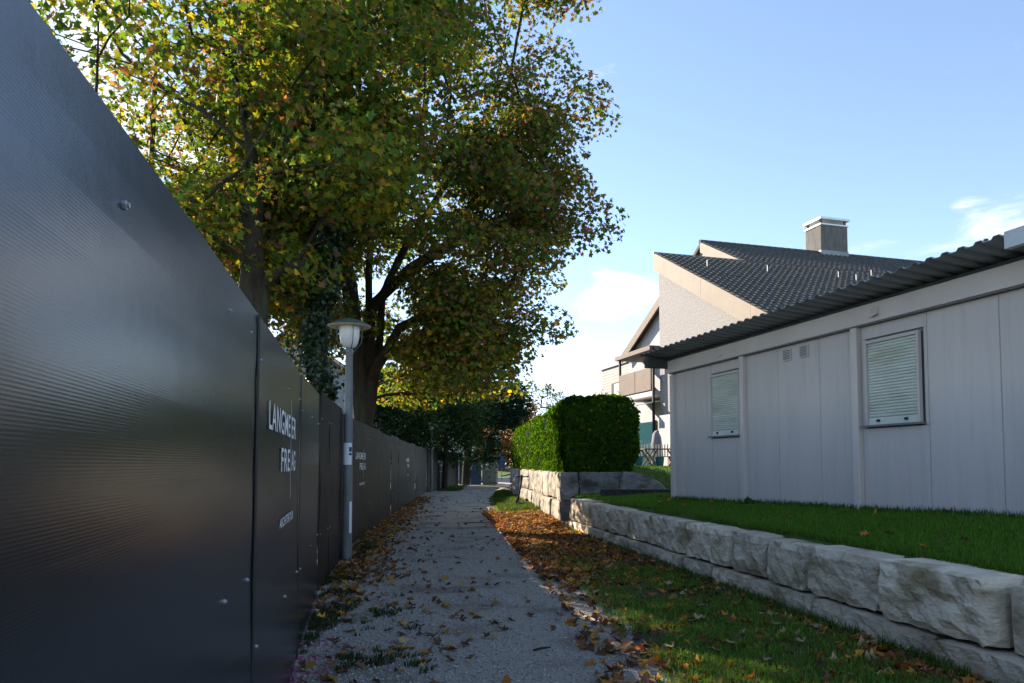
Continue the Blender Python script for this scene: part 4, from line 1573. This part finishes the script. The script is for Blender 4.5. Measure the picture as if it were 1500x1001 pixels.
YEW = ((.012, .034, .013), (.038, .075, .024))
p = at(600, 660, 43)
cl = ellipsoid_clumps(70, (at(590, 620, 43).x, 43, 4.2), (2.0, 1.8, 2.7), .7, 1.2) + ellipsoid_clumps(50, (at(560, 590, 41.5).x, 41.5, 4.8), (1.6, 1.5, 2.5), .7)
evergreen('yew_tree', (p.x, 43, 0), 'dark bushy yew rising over the far black hoarding before the second lamp', cl, [Vector((p.x, 43, -.1)), Vector((p.x + .1, 43, 2)), Vector((p.x, 43, 5))], 120, .42, .20, YEW)
p = at(632, 640, 46)
cl = ellipsoid_clumps(95, (at(655, 610, 46.5).x, 47, 4.6), (2.5, 2.0, 2.8), .7, 1.6)
evergreen('holly_tree', (p.x, 46.5, 0), 'dark glossy evergreen with loose sprays behind the corner lamp', cl, [Vector((p.x + .8, 46.5, -.1)), Vector((p.x + .9, 46.5, 2.5)), Vector((p.x + .8, 46.5, 6))], 110, .55, .22, YEW)
# the far cedar with its trunk on the path side of the blue hoarding
YD = 54.5
pt = at(682, 707, YD)
cl = ellipsoid_clumps(80, (at(690, 590, YD).x, YD, 6.5), (2.6, 2.4, 1.7), .7, 4.6)
cl += ellipsoid_clumps(36, (at(745, 585, YD).x, YD - .5, 6.4), (1.4, 1.6, 1.5), .7)
cl += [at(u + random.uniform(-3, 3), v + random.uniform(-4, 4), YD + random.uniform(-1.2, .6)) for u, v in ((700, 630), (706, 645), (713, 650), (718, 640), (722, 655), (726, 648), (712, 662), (719, 668), (752, 618), (758, 612), (738, 615), (729, 620), (765, 590), (764, 605), (692, 622), (676, 618), (668, 610), (725, 632), (708, 672), (700, 660), (734, 606), (746, 622))]
evergreen('weeping_cedar', (pt.x, YD, 0), 'dark weeping evergreen at the path bend, bare trunk before the blue hoarding', cl,
          [Vector((pt.x, YD, -.1)), at(684, 680, YD), at(687, 640, YD), at(690, 600, YD), at(692, 560, YD)], 150, .48, .24, ((.012, .034, .022), (.032, .068, .040)), hang=1.5, base_r=.33)


# far trees and autumn shrubs beyond the road
def far_tree(name, x, y, z0, h, r, cols, label, group=None, n=40, per=45, size=.30, trunk=.18):
    t = thing(name, (x, y, z0), label, 'tree', group)
    sk = Skeleton()
    sk.chain([Vector((x, y, z0 - .3)), Vector((x + .1, y, z0 + h * .35)), Vector((x, y, z0 + h * .8))], step=.8)
    cl = ellipsoid_clumps(n, (x, y, z0 + h * .58), (r, r, h * .45), .7)
    sk.grow(cl)
    sk.build(t, trunk, .02)
    C, N, T = [], [], []
    for c in cl:
        k = int(per * random.uniform(.5, 1.5))
        C.append(np.array(c[:]) + RNG.normal(0, 1, (k, 3)) * r * .17)
        N.append(RNG.normal(0, .7, (k, 3)) + np.array([0, 0, .6]))
        T.append(np.array(cols[0]) + (np.array(cols[1]) - np.array(cols[0])) * RNG.random((k, 1)))
    C, N, T = map(np.concatenate, (C, N, T))
    scatter_leaves('crown', C, N, RNG.uniform(.6, 1.4, len(C)) * size, SIMPLE, T, M['far_leaf'], t)


def px_at(u, y):
    return at(u, 681, y).x


far_tree('birch_tree', px_at(808, 78), 76, 0, 9.6, 2.0, ((.05, .08, .03), (.13, .15, .04)), 'pale green tree tops just over the lit half of the hedge')
far_tree('birch_tree', px_at(828, 92), 92, .3, 10.5, 2.4, ((.06, .09, .03), (.16, .16, .05)), 'wider green tree just above the hedge corner')
far_tree('cherry_tree', px_at(772, 96), 95, .4, 9.5, 2.3, ((.22, .10, .04), (.34, .20, .08)), 'thin orange tree between the dark evergreen and the hedge', n=50, per=60)
far_tree('beech_tree', px_at(738, 104), 104, .6, 9.0, 3.6, ((.20, .09, .03), (.32, .17, .06)), 'rust-brown beech closing the far end of the path', n=110, per=110, size=.42)
far_tree('beech_tree', px_at(700, 110), 112, .8, 8.0, 4.0, ((.16, .10, .03), (.28, .19, .05)), 'yellow-brown beech showing below the weeping evergreen', n=90, per=90, size=.42)
far_tree('garden_tree', px_at(650, 108), 120, 1, 12, 4.5, ((.05, .07, .03), (.12, .12, .05)), 'dull green tree behind the pale house', n=40, per=40)

# ------------------------------------------------------------------ far small things
sg = thing('road_sign', (px_at(735, 70), 70, 0), 'dark blue sign on a thin post past the end of the path', 'sign')
MB().tube([Vector((px_at(735, 70), 70, -.1)), Vector((px_at(735, 70), 70, 2.6))], [.03, .03], 8).build('post', M['lamp_pole'], sg)
MB().bbox(WORLD, px_at(735, 70) - .33, px_at(735, 70) + .33, 69.93, 69.965, 1.25, 2.5, .01).build('sign_board', M['sign_blue'], sg)

# ------------------------------------------------------------------ scooter by the wall
sx, sy = ground(757, 745).xy
sc = thing('kick_scooter', (sx, sy, 0), 'black electric kick scooter propped in fallen leaves by the sunlit wall', 'scooter')
hd = Vector((.42, .90, 0)).normalized()          # front to rear
sd = Vector((hd.y, -hd.x, 0))
lean = Vector((.18, 0, 0))
S0 = Vector((sx, sy, z_ground(sx, sy) + .01))


def sp(l, w, z):
    return S0 + hd * l + sd * (w) + Vector((0, 0, z)) + sd * (z * .10)


def wheel(l):
    c, ax = sp(l, 0, .11), (sd + Vector((0, 0, -.10))).normalized()
    u = hd
    w = ax.cross(u)
    mb, hub = MB(), MB()
    n = 20
    prof = [(-.02, .075), (-.024, .095), (-.012, .11), (.012, .11), (.024, .095), (.02, .075)]
    rows = [[c + ax * o + (u * math.cos(6.2832 * k / n) + w * math.sin(6.2832 * k / n)) * r for k in range(n + 1)] for o, r in prof]
    mb.grid(rows)
    o = mb.build('wheel', M['rubber'], sc, smooth=True)
    hub.tube([c - ax * .028, c + ax * .028], [.072, .072], 16)
    hub.build('hub', M['scooter_grey'], o)


wheel(0.0)
wheel(.86)
dk = MB()
dk.hexa([sp(.16, -.07, .10), sp(.16, .07, .10), sp(.74, .07, .10), sp(.74, -.07, .10), sp(.14, -.075, .155), sp(.14, .075, .155), sp(.76, .075, .155), sp(.76, -.075, .155)])
dk.build('deck', M['scooter'], sc)
MB().tube([sp(.15, 0, .13), sp(.10, 0, .22), sp(.07, 0, .30)], [.035, .04, .035], 8).build('neck', M['scooter'], sc, smooth=True)
MB().tube([sp(.03, 0, .20), sp(.10, 0, .45), sp(.24, 0, 1.10)], [.040, .036, .032], 10).build('stem', M['scooter'], sc, smooth=True)
MB().tube([sp(.24, -.24, 1.115), sp(.235, -.10, 1.10), sp(.235, .10, 1.10), sp(.24, .24, 1.115)], [.026, .022, .022, .026], 8).build('handlebar', M['scooter'], sc, smooth=True)
for s in (-1, 1):
    MB().tube([sp(.24, s * .14, 1.105), sp(.24, s * .26, 1.118)], [.030, .030], 8).build('grip', M['rubber'], sc, smooth=True)
    MB().tube([sp(.03, s * .045, .24), sp(.0, s * .045, .11)], [.014, .014], 6).build('fork', M['scooter_grey'], sc)
MB().bbox(WORLD, sp(.2, 0, 1.12).x - .04, sp(.2, 0, 1.12).x + .04, sp(.2, 0, 1.12).y - .03, sp(.2, 0, 1.12).y + .03, sp(.2, 0, 1.12).z, sp(.2, 0, 1.12).z + .05).build('display', M['rubber'], sc)
MB().tube([sp(-.12, 0, .17), sp(-.06, 0, .235), sp(.04, 0, .245)], [.03, .035, .03], 6).build('mudguard', M['scooter'], sc)
MB().tube([sp(.74, 0, .235), sp(.86, 0, .25), sp(.97, 0, .19)], [.03, .035, .03], 6).build('mudguard', M['scooter'], sc)
MB().tube([sp(.4, .05, .10), S0 + hd * .45 + sd * .18 + Vector((0, 0, .0))], [.01, .01], 6).build('kickstand', M['scooter_grey'], sc)

# ------------------------------------------------------------------ terrace furniture
TB = HOU(-1.2, -3.2, 0)
zt = z_lawn(TB.x, TB.y)
tf = Frame(TB.x - .35, TB.y)
tf.e1, tf.e2 = Vector((1, .1, 0)).normalized(), Vector((-.1, 1, 0)).normalized()
tb = thing('trestle_table', tf(0, 0, zt), 'brown folding trestle table on the grass terrace behind the cabin', 'table')
for k in range(4):
    MB().bbox(tf, -.85, .85, -.36 + k * .18, -.20 + k * .18, zt + .70, zt + .74, .005).build('plank', M['wood'], tb)
for s in (-.55, .55):
    for q in (-1, 1):
        MB().tube([tf(s - .25 * q, -.3, zt - .02), tf(s + .25 * q, -.28, zt + .69)], [.03, .03], 6).build('leg', M['wood'], tb)
        MB().tube([tf(s - .25 * q, .3, zt - .02), tf(s + .25 * q, .28, zt + .69)], [.03, .03], 6).build('leg', M['wood'], tb)
be = thing('slatted_bench', tf(0, 1.2, zt), 'low slatted bench behind the trestle table', 'bench')
for k in range(3):
    MB().bbox(tf, -.8, .8, 1.0 + k * .13, 1.11 + k * .13, zt + .42, zt + .45, .004).build('plank', M['wood'], be)
for k in range(14):
    MB().bbox(tf, -.8 + k * .12, -.75 + k * .12, 1.44, 1.47, zt + .46, zt + .95, .004).build('slat', M['pale_cladding'], be)
for s in (-.7, .66):
    MB().bbox(tf, s, s + .06, 1.02, 1.46, zt - .02, zt + .419, .004).build('leg', M['wood'], be)
pc = HOU(-.9, -.6, 0)
zc2 = z_lawn(pc.x, pc.y)
pc = Vector((at(963, 650, pc.y).x, pc.y, zc2))
MB().lathe(pc, [(.20, -.02), (.27, .05), (.30, .5), (.27, 1.0), (.20, 1.45), (.10, 1.58), (.02, 1.6)], 14).build('covered_parasol', M['cover'], smooth=True, rebase=True, label='folded parasol under a grey cloth cover against the white wall', cat='parasol')
for u, nm, lb in ((935, 'plastic_tub', 'teal plastic tub left of the trestle table legs'), (966, 'plastic_tub', 'teal plastic tub standing under the right end of the trestle table')):
    y = TB.y + .7
    x = at(u, 681, y).x
    z = z_lawn(x, y)
    MB().lathe((x, y, z), [(.15, -.02), (.18, .2), (.20, .42), (.21, .43), (.19, .44)], 14).build(nm, M['teal'], rebase=True, label=lb, cat='tub')


# ------------------------------------------------------------------ ground cover: grass, litter, pebbles
def blades(name, pts, h, tint_lo, tint_hi, m, width=.006, lean=.5, seed=0):
    n = len(pts)
    P = np.asarray(pts)
    az = RNG.uniform(0, 6.283, n)
    d = np.stack([np.cos(az), np.sin(az), np.zeros(n)], 1)
    s = np.stack([-np.sin(az), np.cos(az), np.zeros(n)], 1)
    h = h * RNG.uniform(.55, 1.35, n)[:, None]
    bend = RNG.uniform(.1, 1, n)[:, None] * lean
    w = width * RNG.uniform(.7, 1.3, n)[:, None]
    up = np.array([0, 0, 1.0])
    v0, v1 = P - s * w, P + s * w
    mid = P + up * h * .6 + d * h * bend * .35
    v2, v3 = mid + s * w * .8, mid - s * w * .8
    v4 = P + up * h * (1 - .25 * bend) + d * h * bend
    V = np.stack([v0, v1, v2, v3, v4], 1).reshape(-1, 3)
    base = np.arange(n)[:, None] * 5
    loops = (base + np.array([0, 1, 2, 3, 3, 2, 4])).ravel()
    sizes = np.tile([4, 3], n)
    t = RNG.random((n, 1))
    tint = np.asarray(tint_lo) * (1 - t) + np.asarray(tint_hi) * t
    dry = RNG.random(n) < .05
    tint[dry] = (.14, .12, .045)
    fast(name, V, sizes, loops, m, None, np.repeat(tint, 2, axis=0), kind='stuff')


def verge_points(n, f):
    out = []
    while len(out) < n:
        y = 3.8 * (11.5 ** random.random())
        k = random.random()
        x = x_path(y) - .1 + (x_wall(y) - x_path(y) + .1) * k
        if y > 44 or random.random() > f(x, y, k):
            continue
        out.append((x, y, z_ground(x, y) + .012))
    return out


def verge_density(x, y, k):
    patch = mnoise.noise(Vector((x * 1.5, y * 1.1, 2))) + .5 * mnoise.noise(Vector((x * 4, y * 4, 7)))
    if y < 13.5:
        edge = sstep(k, .0, .22) * (1 - .75 * sstep(k, .80, .97))
        edge = max(edge, .35 * (k < .2))
        return edge * sstep(patch + .55 - .5 * sstep(y, 8, 13), .0, .5)
    if y < 22.5:
        return .05
    return 1.0 * sstep(y, 22.5, 25) * sstep(k, .05, .35)


blades('verge_grass', verge_points(62000, verge_density), .055, (.075, .17, .022), (.18, .31, .05), M['grass'], .0035, .8)


def far_verge(n):
    out = []
    for _ in range(n):
        y = random.uniform(24, 40)
        x = x_path(y) + (x_wall(y) - x_path(y)) * random.uniform(.15, 1.0)
        out.append((x, y, z_ground(x, y)))
    return out


blades('tall_verge_grass', far_verge(14000), .16, (.04, .085, .012), (.09, .15, .025), M['grass'], .007, .6)
for nm, x0, x1, y0, y1 in (('corner_grass', -4.6, -3.2, 43.5, 54), ('end_grass', -2.2, -1.2, 55, 60)):
    blades(nm, [(random.uniform(x0, x1), random.uniform(y0, y1), 0) for _ in range(3500)], .12, (.03, .075, .012), (.07, .13, .022), M['grass'], .010, .6)


def lawn_points(n):
    out = []
    while len(out) < n:
        y = 4.5 * (4.4 ** random.random())
        d = .30 + random.random() ** 1.15 * 2.6
        x = x_wall(y) + d
        q = Vector((x - CAB.o.x, y - CAB.o.y, 0))
        if q.dot(CAB.e1) > .03 and q.dot(CAB.e2) < .02:
            continue
        if d < .62 and random.random() > sstep(d + .14 * mnoise.noise(Vector((x * 2, y * 2, 0))), .36, .52):
            continue
        out.append((x, y, z_lawn(x, y) - .004))
    return out


LP = lawn_points(105000)
blades('lawn_grass', LP, .058, (.065, .165, .016), (.165, .32, .04), M['grass'], .0032, .75)
lp2 = []
while len(lp2) < 26000:
    y = random.uniform(17.2, 33)
    x = random.uniform(x_wall(y) + 1.3, 9)
    q = Vector((x - CAB.o.x, y - CAB.o.y, 0))
    if (q.dot(CAB.e1) > .02 and q.dot(CAB.e2) < .02) or (y > 19.3 and Vector((x - W2.o.x, y - W2.o.y, 0)).dot(W2.e1) < 2.0):
        continue
    lp2.append((x, y, z_lawn(x, y)))
blades('back_lawn_grass', lp2, .06, (.03, .095, .01), (.075, .18, .02), M['grass'], .008, .7)
# a taller fringe where the mower misses: along the cabin foot and the left weeds
fr_ = [tuple(CAB(random.uniform(-.10, .0), random.uniform(-9, .1), 0)) for _ in range(2600)]
fr_ = [(x, y, z_lawn(x, y) - .01) for x, y, _ in fr_]
blades('cabin_fringe_grass', fr_, .10, (.026, .08, .008), (.07, .165, .018), M['grass'], .004, .6)


foot = []
for _ in range(4200):
    y = 4.2 * (4.0 ** random.random())
    if mnoise.noise(Vector((y * 1.7, 3, 8))) > -.15:
        x = x_wall(y) - .07 - abs(random.gauss(0, .06))
        foot.append((x, y, z_ground(x, y)))
blades('wall_foot_grass', foot, .11, (.045, .10, .018), (.12, .20, .045), M['grass'], .004, .8)
brow = []
for _ in range(5200):
    y = 4.5 * (3.7 ** random.random())
    if mnoise.noise(Vector((y * 1.3, 9, 2))) > -.2:
        x = x_wall(y) + .36 + abs(random.gauss(0, .09))
        brow.append((x, y, z_lawn(x, y) - .01))
blades('wall_top_grass', brow, .075, (.052, .13, .014), (.13, .25, .034), M['grass'], .0035, 1.0)


def weed_points(n):
    out = []
    while len(out) < n:
        y = 4.2 * (2.6 ** random.random())
        x = x_fence(y) + .03 + random.random() ** 1.3 * (1.1 if y < 9 else .5)
        if mnoise.noise(Vector((x * 2.3, y * 1.6, 4))) + .4 * mnoise.noise(Vector((x * 7, y * 6, 4))) < .12:
            continue
        out.append((x, y, z_ground(x, y) - .005))
    return out


blades('weed_grass', weed_points(7000), .045, (.020, .042, .012), (.055, .085, .025), M['grass'], .0045, 1.1)


def broad_weed(loc, r, n, label, group):
    C, N = [], []
    for k in range(n):
        a, d = random.uniform(0, 6.283), r * math.sqrt(random.random())
        C.append((loc[0] + math.cos(a) * d, loc[1] + math.sin(a) * d, loc[2] + .02 + r * .9 * random.random() * (1 - d / r * .6)))
        N.append((math.cos(a) * .5, math.sin(a) * .5 - .2, .8))
    C, N = np.array(C), np.array(N) + RNG.normal(0, .3, (n, 3))
    t = RNG.random((n, 1))
    tt = thing('weed', loc, label, 'plant', group)
    st = MB()
    for k in range(5):
        a = k * 1.257
        st.tube([Vector(loc), Vector((loc[0] + math.cos(a) * r * .5, loc[1] + math.sin(a) * r * .5, loc[2] + r * .8))], [.004, .002], 4)
    st.build('stems', M['hedge'] if False else M['bark'], tt)
    scatter_leaves('leaves', C, N, RNG.uniform(.05, .10, n), SIMPLE, np.array([.02, .045, .02]) * (1 - t) + np.array([.06, .10, .04]) * t, M['hedge'], tt)


q = ground(535, 806)
broad_weed((q.x, q.y, .0), .22, 70, 'leafy grey-green weed at the hoarding foot just beyond the nearest lamp', None)
q = ground(493, 812)
broad_weed((q.x - .05, q.y, .0), .14, 40, 'small weed squeezed between the nearest lamp post and the hoarding', None)
q = at(1105, 728, 11.0)
qx, qy = CAB(-.10, CAB.b_of(1100) , 0).xy
broad_weed((qx, qy, z_lawn(qx, qy)), .14, 40, 'dark weed growing at the foot of the cabin post', None)
q = ground(742, 722)
broad_weed((x_wall(38.4) - .15, 38.6, .05), .5, 140, 'dark shrubby weed at the far end of the sunlit wall', None)


# fallen leaves
LIT = [np.array(c) * 1.35 for c in ((.34, .13, .025), (.42, .22, .03), (.20, .075, .03), (.13, .07, .04), (.26, .15, .06), (.08, .045, .03), (.36, .27, .14))]


def litter(name, pts, weights, size, lift=.02, steep=.45):
    n = len(pts)
    C = np.array(pts)
    C[:, 2] += lift * RNG.uniform(.35, 1.5, n)
    N = np.stack([RNG.normal(0, steep, n), RNG.normal(0, steep, n), np.ones(n)], 1)
    w = np.array(weights, dtype=float)
    T = np.array(LIT)[RNG.choice(len(LIT), n, p=w / w.sum())] * RNG.uniform(.75, 1.2, (n, 1))
    scatter_leaves(name, C, N, RNG.uniform(size * .6, size * 1.25, n), MAPLE, T, M['litter'], None, curl=2.2, jitter=.09, kind='stuff')


def lit_points(n, dens, y0, y1, xf):
    out = []
    while len(out) < n:
        y = y0 * ((y1 / y0) ** random.random())
        x = xf(y)
        if random.random() > dens(x, y):
            continue
        out.append((x, y, z_ground(x, y)))
    return out


def bank_density(x, y):
    k = (x - x_path(y)) / (x_wall(y) - x_path(y))
    p = mnoise.noise(Vector((x * 1.2, y * 1.0, 11)))
    d = sstep(y, 8.5, 14.5) * (1 - sstep(y, 22, 25.5))
    d *= sstep(k, -.55, -.05 + .3 * p)
    d += .06 * (y < 14) + .25 * sstep(k, .75, .95) * (y < 16) + .13 * max(0, p)
    d += .03 * (1 - sstep(abs(k), 0, .35))
    return d


litter('leaf_bank', lit_points(9500, bank_density, 4.2, 27, lambda y: x_path(y) - .5 + random.random() * (x_wall(y) - x_path(y) + .48)),
       (1.0, .55, 1.5, 1.7, 1.1, 1.3, .45), .10, .022)


def left_density(x, y):
    k = x - x_fence(y)
    p = mnoise.noise(Vector((x * 1.3, y * .9, 21)))
    return (1 - sstep(k, .2, 1.1 + .5 * p)) * sstep(y, 7, 13) * .9 + .03


litter('fence_leaf_litter', lit_points(2500, left_density, 4.5, 36, lambda y: x_fence(y) + .05 + random.random() * 1.6), (.35, .4, .9, 1.3, 1.2, .9, .5), .09, .016, .4)
litter('path_leaf_litter', lit_points(230, lambda x, y: .6 + mnoise.noise(Vector((x, y * .7, 31))), 6.5, 48, lambda y: x_fence(y) + .8 + random.random() * (x_path(y) - x_fence(y) - .7)),
       (.3, .3, .8, 1.5, .9, 1.2, .2), .085, .012, .3)
ll = [LP[i] for i in RNG.integers(0, len(LP), 46)]
litter('lawn_leaf_litter', ll, (.5, 1.0, .4, .5, .6, .3, .2), .085, .055, .6)

# the larger single leaves near the camera
LEAF_KIND = (((.40, .24, .03), 'yellow fallen maple leaf lying flat on the gravel path', 'yellow leaves on the gravel'),
             ((.16, .085, .045), 'brown curled fallen maple leaf on the gravel path', 'brown leaves on the gravel'),
             ((.36, .28, .16), 'pale tan fallen maple leaf on the near verge grass', 'tan leaves on the verge grass'),
             ((.36, .14, .025), 'orange fallen maple leaf on the near verge grass', 'orange leaves on the verge grass'))
for k, (c, lb, gp) in enumerate(LEAF_KIND):
    src = []
    for s in range(3):
        o = scatter_leaves('fallen_leaf', np.zeros((1, 3)), np.array([[RNG.normal(0, .12), RNG.normal(0, .12), 1.0]]), np.array([.115]), BIG_MAPLE, np.array([c]) * (.85 + .15 * s), M['litter'], None, curl=1.6 + s * .7, jitter=.05, label=lb, cat='leaf', group=gp)
        src.append(o)
    n = (9, 13, 20, 17)[k]
    i = 0
    while i < n:
        y = 5.4 * (2.1 ** random.random())
        x = random.uniform(-1.6, x_path(y) - .1) if k < 2 else x_path(y) + .1 + random.random() * (x_wall(y) - x_path(y) - .3)
        o = src[i] if i < 3 else src[i % 3].copy()
        if i >= 3:
            COL.objects.link(o)
        o.location = (x, y, z_ground(x, y) + (.012 if k < 2 else .055))
        o.rotation_euler = (random.uniform(-.25, .25), random.uniform(-.25, .25), random.uniform(0, 6.28))
        s = random.uniform(.55, 1.0)
        o.scale = (s, s, s)
        i += 1

# a few single twigs
for (u, v, L_, a, lb) in ((781, 955, .16, .3, 'short dark twig lying across the near gravel'), (725, 858, .12, 1.0, 'small dark bent twig standing up from the middle of the path'), (682, 767, .8, .05, 'long dead twig lying flat further along the path')):
    p = ground(u, v)
    d = Vector((math.cos(a), math.sin(a), .06 if L_ < .5 else .02))
    MB().tube([p + Vector((0, 0, .012)), p + d * L_ * .5 + Vector((0, 0, .02)), p + d * L_ + Vector((0, .02, .012))], [.010, .012, .006], 6).build('twig', M['bark'], rebase=True, label=lb, cat='twig')


def pebbles(name, pts, smin, smax, cols):
    n = len(pts)
    P = np.array(pts)
    s = RNG.uniform(0, 1, n) ** 2.2 * (smax - smin) + smin
    oct_ = np.array([[1, 0, 0], [0, 1, 0], [-1, 0, 0], [0, -1, 0], [.2, .1, .75], [-.1, 0, -.6]])
    fs = np.array([[0, 1, 4], [1, 2, 4], [2, 3, 4], [3, 0, 4], [1, 0, 5], [2, 1, 5], [3, 2, 5], [0, 3, 5]])
    az = RNG.uniform(0, 6.283, n)
    co, si = np.cos(az), np.sin(az)
    jit = RNG.uniform(.65, 1.3, (n, 6, 3))
    L = oct_[None] * jit
    V = np.empty((n, 6, 3))
    V[:, :, 0] = L[:, :, 0] * co[:, None] - L[:, :, 1] * si[:, None]
    V[:, :, 1] = L[:, :, 0] * si[:, None] + L[:, :, 1] * co[:, None]
    V[:, :, 2] = L[:, :, 2] * .75
    V = P[:, None, :] + V * s[:, None, None]
    loops = (np.arange(n)[:, None] * 6 + fs.ravel()[None]).ravel()
    t = RNG.random((n, 1))
    tint = np.asarray(cols[0]) * (1 - t) + np.asarray(cols[1]) * t
    fast(name, V.reshape(-1, 3), np.full(n * 8, 3), loops, M['pebble'], None, np.repeat(tint, 8, axis=0), kind='stuff')


pp = []
while len(pp) < 42000:
    y = 4.6 * (4.0 ** random.random())
    x = random.uniform(x_fence(y) + .05, x_path(y) + .3)
    pp.append((x, y, z_ground(x, y) - .002))
pebbles('gravel', pp, .004, .016, ((.17, .165, .155), (.52, .50, .47)))
pp = []
while len(pp) < 500:
    y = 4.6 * (3.2 ** random.random())
    x = x_fence(y) + .05 + random.random() ** 1.5 * 1.3
    pp.append((x, y, z_ground(x, y)))
pebbles('loose_stones', pp, .012, .045, ((.16, .16, .16), (.42, .41, .40)))
pp = []
while len(pp) < 420:
    y = 4.6 * (1.9 ** random.random())
    x = x_fence(y) + .02 + random.random() ** 2 * .28
    if mnoise.noise(Vector((x * 3, y * 2.2, 40))) < -.05:
        continue
    pp.append((x, y, z_ground(x, y) + .001))
pebbles('pink_sprayed_gravel', pp, .008, .022, ((.30, .05, .14), (.42, .10, .22)))
